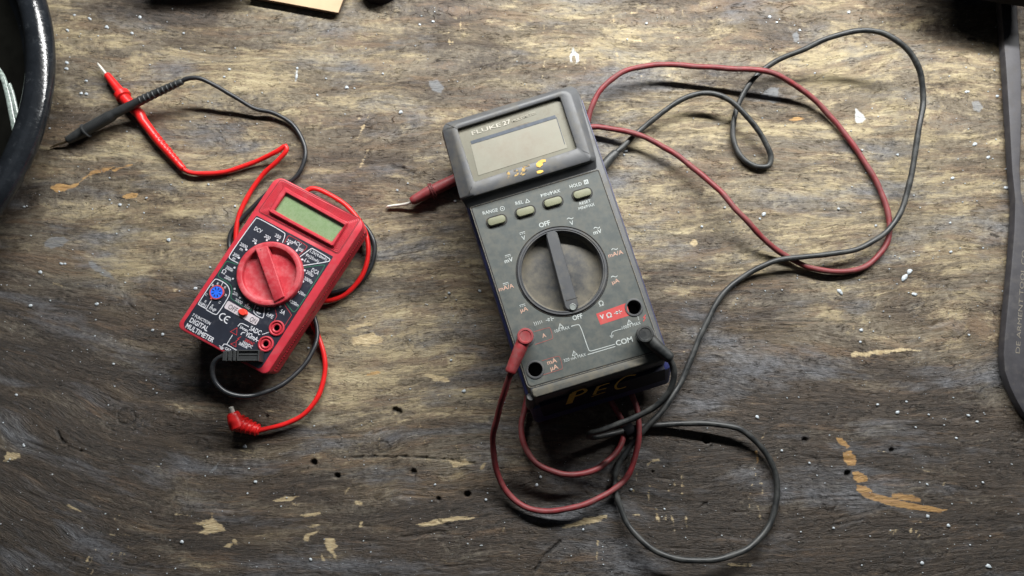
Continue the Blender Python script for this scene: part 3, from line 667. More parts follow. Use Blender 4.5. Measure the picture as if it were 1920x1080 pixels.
# jacks
for j in jk:
    mb = MB()
    mb.lathe(j, [(.0056, F1), (.0054, F1+.0012), (.0047, F1+.0014), (.0042, F1+.0010), (.0041, F1+.0002), (.0034, F1+.0002), (.0033, F1+.0012), (.0027, F1+.0013), (.0020, F1+.0008), (.0019, F1-.003)], 32, cap1=False)
    jo = mb.build('input_jack', M['red'], red)
    mb = MB(); mb.lathe(j, [(.00188, F1+.0002), (.00188, F1-.004)], 24, cap1=True); mb.build('jack_bore', M['hole'], jo)
# dial
mb = MB(); zt = F1+.0048
mb.lathe(dc, [(.0235, F1+.0002), (.0232, zt-.0008), (.0228, zt-.0002), (.0222, zt), (.0197, zt), (.0192, zt-.0003), (.0190, zt-.0008), (.0188, F1+.0010), (.0170, F1+.0005), (.0001, F1+.0012)], 96, cap1=True)
dial = mb.build('rotary_dial', M['red_dial'], red)
mb = MB()
hb = [(478, 466), (501, 461), (533, 556), (514, 566)]
hz = zt+.0016
q = [P(x, y, hz) for x, y in hb]
mb.loft([rpoly(q, -.0001, .0006, F1+.0008), rpoly(q, 0, .0006, hz-.0005), rpoly(q, .0005, .0005, hz)])
mb.build('dial_pointer', M['red_dial'], dial)
mb = MB(); dot(mb, (489, 468), 1, hz+.0001); mb.build('pointer_dimple', M['red_groove'], dial)
# transistor socket
sc_ = P(407, 548.5, F1); mb = MB()
mb.lathe(sc_, [(.0053, F1+.0002), (.0051, F1+.0012), (.0045, F1+.0013), (.0043, F1+.0008)], 32, cap1=False)
mb.box(P(397, 559, F1+.0006), rx*.0008, ry*.0009, UP*.0005)
so = mb.build('transistor_socket', M['red_dial'], red)
mb = MB(); mb.lathe(sc_, [(.0043, F1+.0003), (.0042, F1+.0011)], 24, mi=0)
for k in range(8):
    a = k*math.pi/4+.3; d_ = Vector((math.cos(a), math.sin(a), 0)); e_ = Vector((-d_.y, d_.x, 0)); c_ = Vector((sc_.x, sc_.y, F1+.00115))+d_*.0027
    mb.poly([c_-d_*.0009-e_*.00035, c_+d_*.0009-e_*.00045, c_+d_*.0009+e_*.00045, c_-d_*.0009+e_*.00035], 1)
mb.build('socket_insert', [M['blue'], M['blue_d']], so)
# power switch
sq = [P(x, y, F1) for x, y in ((420, 577), (480, 610.5), (487.5, 598), (428, 563.5))]
mb = MB(); mb.loft([rpoly(sq, 0, .0012, F1), rpoly(sq, 0, .0012, F1+.0004)], cap0=False); sw = mb.build('power_switch', M['plate'], red)
mb = MB(); text(mb, 'OFF', (426.5,577.8), (442,586.4), 9, F1+.00048, 0, .005); text(mb, 'ON', (466.8,601.5), (478.2,607.6), 9, F1+.00048, 0, .005); mb.build('switch_lettering', M['ink_d'], sw, recalc=False)
kc = P(454.5, 585.5, F1+.002); mb = MB()
def stad(c, a, b_, z, n=24): return [Vector((c.x, c.y, z))+rx*(a*math.cos(2*math.pi*k/n))+ry*(b_*math.sin(2*math.pi*k/n)) for k in range(n)]
mb.loft([stad(kc, .0036, .0026, F1+.0004), stad(kc, .0033, .0023, F1+.002), stad(kc, .0026, .0017, F1+.0026)], cap0=False); mb.build('slider_knob', M['switch'], sw)

# ------------------------------------------------------------------ grey multimeter
F2 = .056; B2 = .0115
gq = [P(x, y, F2) for x, y in ((999, 748), (1254, 671), (1130, 306), (877, 379))]       # bl br tr tl of the lower face
gbl, gbr, gtr, gtl = gq
htl, htr, hbr, hbl = [P(x, y, .060) for x, y in ((827, 233), (1076, 157), (1117, 297), (868, 372))]
FB = [gbl, gbr, P(1082, 160, F2), P(836, 236, F2)]
gx = (gbr-gbl).normalized(); gy = Vector((-gx.y, gx.x, 0))
gm = sum(FB, Vector())/4
fl_ = thing('multimeter', 'large grimy grey multimeter with navy blue rear case, four olive buttons and yellow paint marks', 'multimeter', (gm.x, gm.y, 0))
def ext(q, l, r, bt, tp):                 # push the four edges of bl br tr tl outwards
    a, b_, c, d = q
    return [a-gx*l-gy*bt, b_+gx*r-gy*bt, c+gx*r+gy*tp, d-gx*l+gy*tp]
fdc = P(1054, 508, F2)
fj = [P(1188.5, 576.5, F2), P(1003.5, 693, F2), P(985, 634, F2), P(1212, 630, F2)]
mb = MB(); RC = (.004, .004, .006, .006)
mb.loft([rpoly(ext(FB, .0012, .0012, .006, .001), 0, RC, .030, 6), rpoly(ext(FB, .0008, .0008, .0035, .001), 0, RC, .040, 6), rpoly(ext(FB, .0002, .0002, .0008, .0005), 0, RC, F2-.0022, 6), rpoly(FB, .0002, RC, F2-.0008, 6), rpoly(FB, .0012, RC, F2, 6)], cap1=False)
mb.cap_holes(rpoly(FB, .0012, RC, F2, 6), [circ(fdc, .0300, F2, 64)]+[circ(j, .0047, F2, 28) for j in fj])
for j in fj: mb.lathe(j, [(.0047, F2), (.0047, F2-.016)], 28)
shell = mb.build('front_shell', M['grey'], fl_)
mb = MB()
mb.loft([rpoly(ext(FB, .0005, .0025, .0150, .001), 0, RC, B2, 6), rpoly(ext(FB, .0022, .0052, .0165, .002), 0, RC, B2+.002, 6), rpoly(ext(FB, .0034, .0060, .0080, .002), 0, RC, .0305, 6), rpoly(ext(FB, .0028, .0050, .0066, .0015), 0, RC, .0345, 6), rpoly(ext(FB, .0010, .0020, .005, .001), 0, RC, .0350, 6)])
rear = mb.build('rear_case', M['bluecase'], fl_)
# seam line along the blue case
# face panel (thin inset plate) and lip
pn = [P(x, y, F2) for x, y in ((992.5, 725), (1237, 655), (1121, 320.5), (885, 390.5))]
mb = MB()
zz = F2+.0003
mb.cap_holes(rpoly(pn, 0, (.0025, .0025, .001, .001), zz, 5), [circ(fdc, .0312, zz, 64)]+[circ(j, .0056, zz, 28) for j in fj])
mb.loft([rpoly(pn, 0, (.0025, .0025, .001, .001), F2-.0002, 5), rpoly(pn, 0, (.0025, .0025, .001, .001), zz, 5)], False, False)
face = mb.build('face_panel', M['panel'], fl_)
mb = MB(); mb.stroke(rpoly(pn, -.0004, (.0025, .0025, .001, .001), F2+.00012, 5), .0006, closed=True, mi=0)
mb.stroke(rpoly(pn, -.0010, (.003, .003, .001, .001), F2+.00015, 5), .0004, closed=True, mi=1); mb.build('panel_groove', [M['groove'], M['seamline']], fl_)
lp = [P(x, y, F2) for x, y in ((1001, 747), (1253, 670), (1238, 659), (995, 729.5))]
mb = MB(); mb.loft([rpoly(lp, .0002, .0015, F2+.0001, 4), rpoly(lp, .0006, .0015, F2+.0007, 4), rpoly(lp, .0014, .001, F2+.0009, 4)], cap0=False); mb.build('lower_lip', M['lip'], fl_)
mb = MB(); e0 = gbl-gx*.0003+gy*.0028
mb.tube([e0-gx*.0002-gy*.0008+UP*(-.0042), e0-gx*.0006-gy*.0016-UP*.007, e0-gx*.0012-gy*.005-UP*.022, e0-gx*.0012-gy*.007-UP*.030], [.0026, .0034, .0036, .003], 16); mb.build('corner_bumper', M['grey'], fl_)
# head
HZ = .0635
HB = [P(x, y, F2) for x, y in ((884, 389), (1121, 319), (1081, 160), (834, 237))]
HB2 = [P(x, y, .0585) for x, y in ((864, 377), (1119, 302), (1079, 158), (827, 234))]
HT = [P(x, y, HZ) for x, y in ((884, 364.5), (1107, 297), (1066, 168), (847, 237))]
WQ = [P(x, y, HZ) for x, y in ((889, 341), (1082, 278), (1050, 180.5), (857, 241))]
mb = MB()
mb.loft([rpoly(ext(HB, .0035, -.0002, -.0002, .0005), 0, (.002, .002, .006, .006), F2-.0006, 6), rpoly(HB2, 0, (.003, .003, .006, .006), .0590, 6), rpoly(HT, -.0012, (.003, .003, .006, .006), HZ-.0006, 6), rpoly(HT, .0000, (.002, .002, .005, .005), HZ, 6),
         rpoly(WQ, -.0005, (.0015,)*4, HZ, 6), rpoly(WQ, 0, (.0012,)*4, HZ-.0004, 6), rpoly(WQ, .0002, (.0012,)*4, HZ-.0030, 6)], cap0=False, cap1=False)
head = mb.build('display_housing', M['grey'], fl_)
for a, b_ in (((835.6,232),(857,241)), ((889,343),(879,361)), ((1083,279),(1105,288))):
    mb = MB(); mb.tube([P(*a, HZ-.0006), P((a[0]+b_[0])/2, (a[1]+b_[1])/2, HZ-.00005), P(*b_, HZ-.0001)], .00022, 6)
    mb.build('mitre_seam', M['groove'], head)
LZ = HZ-.0029
mb = MB(); mb.poly(rpoly(WQ, -.0001, (.0012,)*4, LZ)); lens = mb.build('display_lens', M['lens'], head)
mb = MB(); mb.poly([P(x, y, LZ+.0002) for x, y in ((897, 329), (1064, 277), (1042, 217), (882, 268))])
mb.loft([rpoly([P(x, y, LZ) for x, y in ((897, 329), (1064, 277), (1042, 217), (882, 268))], -.0001, .0003, LZ+.00005), rpoly([P(x, y, LZ) for x, y in ((897, 329), (1064, 277), (1042, 217), (882, 268))], 0, .0003, LZ+.0002)], False, False)
mb.build('lcd_screen', M['lcd'], lens)
mb = MB(); mb.poly([P(x, y, LZ+.0004) for x, y in ((884, 270.5), (1043, 221.5), (1041, 215.5), (882, 264.5))]); line(mb, [(1043, 219), (1059, 270)], 1.1, LZ+.0004); mb.build('lcd_border', M['lcdbar'], lens)
mb = MB(); text(mb, 'FLUKE', (885.5, 253.5), (940, 236.5), 7.5, LZ+.0003, 0, .012); text(mb, '27', (944, 235.5), (958.5, 231), 8.5, LZ+.0003, 0, .02)
text(mb, 'MULTIMETER', (961, 229.5), (1006, 213), 5, LZ+.0003, 1, .01)
mb.poly([P(x, y, LZ+.00015) for x, y in ((940,249),(950,243),(975,234),(990,229),(998,229),(996,234),(975,241),(955,248))], 2)
mb.build('lens_lettering', [M['lens_ink'], M['lens_ink2'], plastic('brown_smudge', (.105, .085, .058), .5, .3, 300, bump=0)], lens, recalc=False)
# yellow paint marks on the housing
mb = MB(); zz = HZ+.0001
line(mb, smoothed([(951,324),(954,329),(953,335)]), 3.2, zz, 0); line(mb, smoothed([(950,322),(955,324),(955,328)]), 2.5, zz+.00003, 0)
line(mb, smoothed([(963,320),(971,319),(972,325),(966,330),(962,329)]), 3.4, zz+.00006, 0); line(mb, [(977,329),(983,312)], 5, zz+.00009, 0); line(mb, [(981,313),(993,309.5)], 3, zz+.00012, 0); line(mb, [(979,321),(989,318)], 4, zz+.00015, 0); line(mb, [(978,328),(985,326)], 3, zz+.00018, 0)
mb.poly([P(x, y, zz+.0002) for x, y in ((1005,307),(1010,302),(1016,299),(1023,299),(1023.5,303),(1017,305),(1018,309),(1012,314),(1006,312))], 1)
mb.poly([P(x, y, zz+.0002) for x, y in ((1006,321),(1012,319),(1018,319),(1019,322),(1013,325),(1007,325))], 1)
mb.build('paint_marks', [M['yellow2'], M['yellow3']], head, recalc=False)
# yellow letters on the sloping end: plane through the lower end of the case
o_ = (gbl+gbr)/2; a0 = Vector((o_.x, o_.y, F2-.004))-gy*.0014; a1 = Vector((o_.x, o_.y, .0305))-gy*.0085
nn_ = gx.cross((a0-a1).normalized()).normalized()
if nn_.z < 0: nn_ = -nn_
oo = a0+nn_*.0016
mb = MB()
def pl(pts, w):
    pts = smoothed(pts); mb.stroke([PP(x, y, oo, nn_) for x, y in pts], w, nn_, 0)
pl([(1075,737),(1067,757)], .0048); pl([(1073,737),(1085,732),(1095,729),(1100,733),(1091,739),(1078,743)], .0024)
pl([(1121,726),(1114,740)], .0024); pl([(1119,726),(1130,722),(1143,718)], .0018); pl([(1117,733),(1128,730),(1137,728)], .0018); pl([(1109,744),(1122,739),(1135,735)], .0012)
pl([(1192,703),(1177,704),(1163,712),(1153,723),(1156,730),(1166,728),(1174,725)], .0018)
mb.build('painted_letters', M['yellow'], fl_, recalc=False)
# end plate carrying the letters
mb = MB(); u0 = [PP(x, y, oo-nn_*.0003, nn_) for x, y in ((1013, 763), (1247, 692), (1247, 712), (1020, 783))]
mb.add(u0+[p-nn_*.003 for p in u0], [(0,1,2,3), (7,6,5,4), (0,4,5,1), (1,5,6,2), (2,6,7,3), (3,7,4,0)], 0, False); mb.build('end_plate', M['endnavy'], fl_)
# dial
DUSTC = M['dial'] = plastic('dusty_dial', (.038, .040, .042), .5, .15, 120, dust=(.165, .145, .105), dlo=.38, dhi=1.02, dscale=140, bump=.2, centre=((fdc.x, fdc.y, F2-.004), .010, .0285, -.08, .30))
mb = MB(); z0 = F2+.0003
mb.lathe(fdc, [(.0316, z0-.0002), (.0315, z0+.0003), (.0312, z0+.0004)], 96, cap1=False, mi=1)
mb.lathe(fdc, [(.0312, z0+.0004), (.0309, z0-.0004), (.0306, z0-.0004), (.0304, z0+.0008), (.0301, z0+.0011), (.0291, z0+.0011), (.0289, z0+.0006), (.0287, z0+.0006), (.0285, z0+.0010), (.0280, z0+.0010), (.0278, z0+.0006), (.0275, z0-.0050)], 96, cap1=False, mi=2)
mb.lathe(fdc, [(.0275, z0-.0050), (.0262, z0-.0064), (.018, z0-.0058), (.0001, z0-.0048)], 96, cap1=False, mi=0)
fd = mb.build('rotary_dial', [M['dial'], M['groove'], M['grey']], fl_)
hz = F2+.0022
q = [P(x, y, hz) for x, y in ((1022.5, 436), (1043.5, 431), (1087, 578), (1062, 585))]
mb = MB(); rc = (.0038, .0038, .0032, .0032)
RL = lambda d, z: rpoly([q[3], q[2], q[1], q[0]], d, rc, z, 8)
mb.loft([RL(-.0003, F2-.006), RL(0, hz-.0006), RL(.0005, hz)], cap0=False); pt_ = mb.build('dial_pointer', M['grey'], fd)
ic = P(1074, 575.5, hz)
mb = MB(); mb.stroke([P(1061, 564, hz+.0001), P(1083, 558, hz+.0001)], .0004, mi=1); mb.lathe(ic, [(.0023, hz+.0001), (.0022, hz+.0005), (.0019, hz+.0006), (.0016, hz+.0003)], 24, mi=0)
mb.build('pointer_cap', [M['steelcap'] if 'steelcap' in M else plastic('indicator', (.20, .22, .21), .35, .1, bump=0), M['groove']], fd)
# buttons
for bx, by in ((931, 413), (985, 396), (1037, 378), (1092, 362.5)):
    zc_ = F2+.0026; c_ = P(bx, by, zc_); L_, W_ = .0064, .0029
    bq_ = lambda d, z: rpoly([c_-gx*(L_-d)-gy*(W_-d), c_+gx*(L_-d)-gy*(W_-d), c_+gx*(L_-d)+gy*(W_-d), c_-gx*(L_-d)+gy*(W_-d)], 0, max(.0003, W_-d-.0003), z, 8)
    mb = MB(); mb.loft([bq_(0, F2+.0003), bq_(.0001, zc_-.0007), bq_(.0005, zc_-.0001), bq_(.0009, zc_)], cap0=False, mi=0)
    mb.stroke(bq_(-.0007, F2+.00042), .0009, closed=True, mi=1)
    mb.build('push_button', [M['btn'], M['groove']], fl_)
# jack rims
for j in fj:
    mb = MB(); mb.lathe(j, [(.0062, F2+.0003), (.0061, F2+.0008), (.0057, F2+.0009), (.0050, F2+.0009), (.0047, F2+.0005), (.0046, F2-.004)], 32, cap1=False)
    jo = mb.build('input_jack', M['grey'], fl_)
    mb = MB(); mb.lathe(j, [(.00465, F2-.0002), (.0046, F2-.0155)], 28, cap1=True); mb.build('jack_bore', M['hole'], jo)
# printing
z = F2+.0004; mb = MB(); W, S, RL_, TG = 0, 1, 2, 3; s2 = (234, -69)
for t_, a, b_, c_, mi, bd in (('RANGE',(905.8,403),(934,396),6.3,W,.006),('REL',(967.3,384.6),(982,381),6.3,W,.006),('MIN/MAX',(1015.2,370),(1051,360),6.3,W,.004),('HOLD',(1069,353),(1091.3,347),6.3,W,.006),
    ('OFF',(1012,427),(1032.5,421),8.5,W,.018),('mV',(1113.5,440),(1129,436),7.5,W,.014),('mV',(947,493.5),(962.7,489.2),7.5,W,.014),('mA/A',(1141.5,483),(1169,475.4),7.5,S,.012),('μA',(1148.5,533),(1162,528.6),7.5,S,.012),
    ('mA/A',(936,546.3),(964,538.8),7.5,S,.012),('μA',(976.7,585.8),(990.6,581.7),7.5,S,.012),('OFF',(1075,601),(1093,595.8),8.5,W,.018),('COM',(1156.2,648.5),(1187,640),9.2,W,.02),('1000V MAX',(1167,617.6),(1202,607.8),5.6,W,.0),
    ('10A MAX',(1041,624),(1068.8,616),5.6,W,.0),('320 mA MAX',(1058,679.2),(1099.4,667),5.6,W,.0),('mA',(1027,684),(1044.8,678.6),8,S,.016),('μA',(1033,695),(1047.5,690.4),8,S,.02)):
    text(mb, t_, a, b_, c_, z, mi, bd)
for t_, c_, w_, h_, mi in (('RESET',(1097,379),22,5.6,W),('MIN/MAX',(1099.6,387),31,5.6,W),('V',(1072,418),7,8,W),('V',(981.7,445.8),7,8,W),('Ω',(1127.3,569),9,9,W),('A',(1020,629),7.5,7.5,S)):
    ctext(mb, t_, c_, w_, h_, z, s2, mi, .006)
ux_, uy_ = .959, -.283
def at2(c, a, b_): return (c[0]+a*ux_-b_*.283, c[1]+a*uy_-b_*.959)     # a along the text, b upwards
def tilde(c, w=6):
    line(mb, [at2(c, -w+2*w*k/8, 1.6*math.sin(2*math.pi*k/8)) for k in range(9)], 1.3, z, W)
def dcs(c, w=5.5):
    line(mb, [at2(c, -w, 1.4), at2(c, w, 1.4)], 1.0, z, W)
    for k in (-1, 0, 1): line(mb, [at2(c, k*4-1.2, -1.4), at2(c, k*4+1.2, -1.4)], 1.0, z, W)
for c_ in ((1069,409.5),(1119,427),(1152.3,467),(1151.7,518.5)): tilde(c_)
for c_ in ((979.4,437),(952.3,479.5),(948.5,532),(979.6,572.5)): dcs(c_)
def tri(c, r=4.6, mi=W, mark=True):
    line(mb, [at2(c, -r, -r*.8), at2(c, r, -r*.8), at2(c, 0, r*.9)], 1.1, z, mi, True)
    if mark: line(mb, [at2(c, 0, r*.3), at2(c, 0, -r*.25)], .9, z, mi)
tri((988.7,376.5), 3.8, W, False); tri((1180,603.8)); tri((1051,611)); tri((1076.7,662.2))
line(mb, [at2((941.9,391), 4*math.cos(k*math.pi/8), 4*math.sin(k*math.pi/8)) for k in range(16)], .9, z, W, True); dot(mb, (941.9,391), 1.2, z, W)
def diode(c, zz=z):
    line(mb, [at2(c, -8, 0), at2(c, 8, 0)], 1.2, zz, W); mb.poly([P(*at2(c, -3.5, 3.4), zz), P(*at2(c, -3.5, -3.4), zz), P(*at2(c, 2.5, 0), zz)], W); line(mb, [at2(c, 3, 3.8), at2(c, 3, -3.8)], 1.3, zz, W)
diode((1031,598.8))
for k in range(5): 
    q_ = (1002.5+k*3.3, 607.5-k*1.1); line(mb, [at2(q_, -.8, 3.8-k*.3), at2(q_, .2, 0), at2(q_, -.2, -3.8+k*.3)], .9, z, W)
mb.poly([P(x, y, z-.00004) for x, y in ((1126,609),(1181.5,591),(1174.5,568),(1117.5,588.5))], TG)
text(mb, 'V', (1126,599), (1134,597), 8, z+.00004, W, .03); text(mb, 'Ω', (1138.5,596.5), (1148,594), 8.5, z+.00004, W, .02); diode((1158.8,585.5), z+.00004)
line(mb, [(1195.8,592),(1198,600.4)], 1.0, z, W); line(mb, [(1211,590),(1206.5,595.5),(1210,596),(1206,602.5)], 1.6, z, TG)
line(mb, smoothed([(1165.6,616.7),(1150,621),(1146.5,624.4),(1147,630)]), 1.0, z, W)
for k in range(3): line(mb, [(1143.2+k*1.1,630.2+k*1.6),(1151-k*1.1,628.2+k*1.9)], .8, z, W)
line(mb, smoothed([(1070.8,611.9),(1083,608.3),(1088,610),(1103,654.7),(1106,658.6),(1112,657.3),(1153,645.4)]), 1.3, z, W); line(mb, [(1102,664.8),(1154,649.4)], 1.3, z, W)
line(mb, smoothed([(1001,622),(1029,613.8),(1032,615),(1037,633),(1035,635.5),(1003,646)]), 1.0, z, RL_)
line(mb, smoothed([(1016,676.3),(1046,667.6),(1050,669),(1055.4,690),(1052,692.5),(1018,703)]), 1.0, z, RL_)
mb.poly([P(*at2((1099,341), a, b_), z) for a, b_ in ((-4,-4),(4,-4),(4,4),(-4,4))], W)
mb.build('printed_markings', [M['ink2'], M['salmon'], M['redline'], M['redtag']], face, recalc=False)
mb = MB(); ctext(mb, 'H', (1099,341), 4.6, 5.2, z+.00005, s2, 0, .03); mb.build('symbol_letter', M['panel'], face, recalc=False)

# ------------------------------------------------------------------ leads
def lead(name, label, parts, loc):
    t = thing(name, label, 'test lead', loc)
    return t
def rod(pts, radii, step=.0012):
    """tube along px points with radii given at each of them."""
    w = [P(*p) for p in pts]; out, rr_ = [], []
    for i in range(len(w)-1):
        n = max(1, int((w[i+1]-w[i]).length/step))
        for k in range(n): out.append(w[i].lerp(w[i+1], k/n)); rr_.append(radii[i]+(radii[i+1]-radii[i])*k/n)
    out.append(w[-1]); rr_.append(radii[-1]); return out, rr_
def capped(mb, pts, rad, seg=20, mi=0):      # softened ends
    a = pts[0]+(pts[0]-pts[1]).normalized()*rad[0]*.25; b_ = pts[-1]+(pts[-1]-pts[-2]).normalized()*rad[-1]*.25
    mb.tube([a]+pts+[b_], [rad[0]*.8]+list(rad)+[rad[-1]*.8], seg, mi)
def ribs(mb, pts, rad, n, w, h, mi=0, seg=20):
    L = len(pts)
    for k in range(n):
        i = int((k+.5)/n*(L-1)); p = pts[i]; t = (pts[min(i+1, L-1)]-pts[max(i-1, 0)]).normalized()
        mb.tube([p-t*w, p-t*w*.6, p+t*w*.6, p+t*w], [rad[i]*.98, rad[i]+h, rad[i]+h, rad[i]*.98], seg, mi)

# small red lead
t1 = thing('test_lead', 'bright red test lead, probe under the black one, loose plug below the red meter', 'test lead', P(343, 318, 0))
mb = MB(); p_, r_ = rod([(183,118,.0045),(187,124,.0045),(203,144,.0045)], [.0004,.0010,.0011]); mb.tube(p_, r_, 12); mb.build('probe_tip', M['steel'], t1)
mb = MB(); p_, r_ = rod([(201,141,.005),(219,164,.005),(229,177,.0052),(233,184,.0052),(256,208,.0052),(262,214,.0050),(268,226,.0048),(300,268,.0045),(343,316,.0040)], [.0027,.0034,.0040,.0044,.0042,.0042,.0037,.0033,.0026]); capped(mb, p_, r_)
c0, c1 = P(226,174,.0054), P(232,182,.0054); d_ = (c1-c0).normalized(); mb.tube([c0, c0+d_*.0008, c1, c1+d_*.0006], [.0044, .0060, .0060, .0046], 24)
pg, rg = rod([(235,186,.0052),(256,208,.0052)], [.0043,.0042]); ribs(mb, pg, rg, 9, .0004, .00018)
pg, rg = rod([(290,254,.0046),(338,310,.0041)], [.0033,.0027]); ribs(mb, pg, rg, 9, .0007, .00014)
mb.build('probe_handle', M['lead_red'], t1)
mb = MB(); cable(mb, pxs([(338,311,.004),(352,322,.0036),(385,326,.003),(430,320,.003),(480,303,.004),(520,283,.008),(535,274,.009),(536,283,.009),(520,302,.007),(495,325,.004),(468,362,.003),(450,400,.003),(442,440,.003),(448,480,.0025),(480,530,.0025),(530,540,.0025),(565,500,.0025),(560,420,.0060),(566,372,.0060),(583,354,.0060),(615,363,.0065),(650,387,.0065),(676,416,.0065),(688,450,.0065),(690,482,.006),(677,520,.005),(650,550,.004),(622,563,.004),(590,566,.004),(570,580,.003),(582,603,.003),(596,628,.003),(607,665,.003),(608,705,.003),(596,745,.004),(570,776,.005),(535,795,.005),(500,804,.005),(482,808,.005)]), .0018, 14, 1); mb.build('cable', M['lead_red'], t1)
# plug
mb = MB(); p_, r_ = rod([(484,807,.006),(470,803,.006),(452,797,.007),(440,791,.008)], [.0036,.0044,.0052,.0058]); capped(mb, p_, r_, 22); 
for k in range(5):
    a = (482-k*8, 806-k*3); c = P(*a, .0065); d_ = (P(482-k*8-4, 806-k*3-1.6, .0065)-c).normalized(); rr0 = .0041+k*.0005; mb.tube([c-d_*.0006, c-d_*.0005, c+d_*.0005, c+d_*.0006], [rr0*.9, rr0+.0004, rr0+.0004, rr0*.9], 22)
p2, r2 = rod([(446,800,.008),(441,788,.009),(437,776,.010)], [.0058,.0054,.0044]); capped(mb, p2, r2, 22)
mb.build('plug_body', M['lead_red'], t1)
mb = MB(); p_, r_ = rod([(438,780,.010),(433,764,.012)], [.0018,.0018]); capped(mb, p_, r_, 16); mb.build('plug_pin', M['steel'], t1)

# small black lead
t2 = thing('test_lead', 'black test lead with ribbed probe lying over the red probe, plug on the red meter', 'test lead', P(343, 152, 0))
mb = MB(); p_, r_ = rod([(94,277,.0012),(104,272,.002),(132,263,.0045)], [.0003,.0009,.0011]); mb.tube(p_, r_, 12); mb.build('probe_tip', M['brass'], t2)
mb = MB(); p_, r_ = rod([(128,263,.0045),(158,246,.0065),(166,241,.007),(209,217,.0095),(213,214,.0098),(255,193,.0125),(290,176,.015),(341,153,.019)], [.0031,.0044,.0043,.0041,.0036,.0034,.0031,.0024]); capped(mb, p_, r_)
c0 = P(159,246,.0068); d_ = (P(166,242,.0072)-c0).normalized(); mb.tube([c0, c0+d_*.0003, c0+d_*.0012, c0+d_*.0015], [.0045, .0056, .0056, .0045], 24)
pg, rg = rod([(168,240,.0071),(209,217,.0095)], [.0042,.0041]); ribs(mb, pg, rg, 16, .00035, .00025)
pg, rg = rod([(262,189,.013),(336,155,.0187)], [.0034,.0025]); ribs(mb, pg, rg, 9, .0009, .00028)
mb.build('probe_handle', M['grip_blk'], t2)
mb = MB(); cable(mb, pxs([(336,155,.019),(347,149,.0195),(370,146,.02),(398,157,.018),(435,179,.012),(475,202,.006),(515,213,.004),(548,233,.003),(567,262,.003),(573,290,.003),(564,317,.003),(548,338,.003),(522,352,.0022),(497,366,.0022),(455,409,.0022),(433,438,.0022),(430,464,.0022),(450,510,.0065),(500,560,.0065),(580,530,.0065),(610,440,.0022),(650,408,.0022),(685,425,.0022),(702,460,.0025),(697,498,.0025),(668,533,.0022),(630,548,.0022),(600,550,.0022),(575,558,.0022),(577,575,.003),(590,596,.005),(595,622,.007),(589,652,.010),(566,690,.015),(522,725,.021),(472,742,.026),(427,737,.031),(403,716,.034),(398,694,.036),(404,676,.038),(417,668,.0385),(430,667,.0385)]), .0017, 14, 2); mb.build('cable', M['lead_blk'], t2)
mb = MB(); zz = F1+.0054
def bx(x0, x1, y0, y1, h, bev=.0004):
    a, b_ = P((x0+x1)/2, (y0+y1)/2, zz+h), P(x1, (y0+y1)/2, zz+h); c = P((x0+x1)/2, y0, zz+h)
    mb.box((a.x, a.y, zz), (b_.x-a.x, 0, 0), (0, c.y-a.y, 0), (0, 0, h), bev=bev)
bx(417, 425, 658, 677, .0048); bx(427, 434, 657, 677, .0048); bx(436, 442, 656.5, 677, .0048); bx(415, 446, 663, 671, .0036)
bx(444, 485, 656, 659, .0052); bx(444, 485, 674.5, 677, .0052); bx(444, 485, 656.5, 676.5, .0040); bx(482.6, 485.6, 656, 677, .0052); bx(443.6, 446.6, 656, 677, .0052)
bx(446, 483, 664.5, 666.5, .0045)
mb.build('plug_body', M['grip_blk'], t2)

# grimy red lead
t3 = thing('test_lead', 'grimy dark red test lead with bent tip poking out left of the grey meter', 'test lead', P(925, 810, 0))
mb = MB(); w_ = spline([P(725,388,.002),P(732,386.5,.0022),P(752,384,.003),P(766,381,.0045),P(778,375,.006)], .0008); mb.tube(w_, [.0006]+[.0011]*(len(w_)-1), 12); mb.build('probe_tip', M['steel'], t3)
mb = MB(); p_, r_ = rod([(772,377,.0068),(776,375,.0068),(806,359,.0070),(812,357,.0070),(826,350,.0070),(900,315,.0068)], [.0030,.0035,.0046,.0044,.0046,.0042]); capped(mb, p_, r_, 24); mb.build('probe_handle', M['mcap'], t3)
mb = MB(); c0 = P(807,359,.007); d_ = (P(816,355,.007)-c0).normalized()
mb.tube([c0, c0+d_*.0003, c0+d_*.0009, c0+d_*.0012, c0+d_*.0016, c0+d_*.002, c0+d_*.0028, c0+d_*.0032], [.0045, .0064, .0064, .0053, .0053, .0060, .0060, .0046], 26); mb.build('finger_guard', M['mred'], t3)
mb = MB(); cable(mb, pxs([(962,690,.0612),(956,703,.058),(946,735,.050),(934,775,.038),(926,808,.028),(925,845,.018),(932,885,.010),(950,922,.006),(980,948,.005),(1020,959,.006),(1065,954,.008),(1110,940,.008),(1148,920,.006),(1176,893,.005),(1192,852,.007),(1198,820,.0085),(1198,795,.0085),(1193,765,.0065),(1175,720,.004),(1120,660,.003),(1050,660,.003),(1000,710,.004),(984,765,.006),(978,800,.008),(984,838,.010),(1008,870,.0125),(1045,887,.0135),(1085,889,.013),(1125,876,.011),(1153,851,.007),(1167,824,.004),(1168,795,.0025),(1140,740,.0025),(1080,600,.0025),(1040,420,.0025),(1075,275,.003),(1100,233,.005),(1107,208,.007),(1127,168,.010),(1165,137,.012),(1225,122,.013),(1300,124,.014),(1370,129,.016),(1420,131,.0175),(1458,141,.016),(1500,166,.010),(1545,205,.0045),(1592,262,.003),(1630,318,.0028),(1655,368,.003),(1668,418,.0035),(1661,458,.003),(1637,490,.0028),(1600,507,.0035),(1560,509,.004),(1515,500,.004),(1478,483,.004),(1432,448,.010),(1390,403,.015),(1347,356,.013),(1300,315,.010),(1250,279,.0095),(1200,254,.0100),(1150,242,.008),(1108,239,.007),(1070,250,.005),(980,285,.005),(895,318,.0068)]), .0021, 14, 3); mb.build('cable', M['mred'], t3)
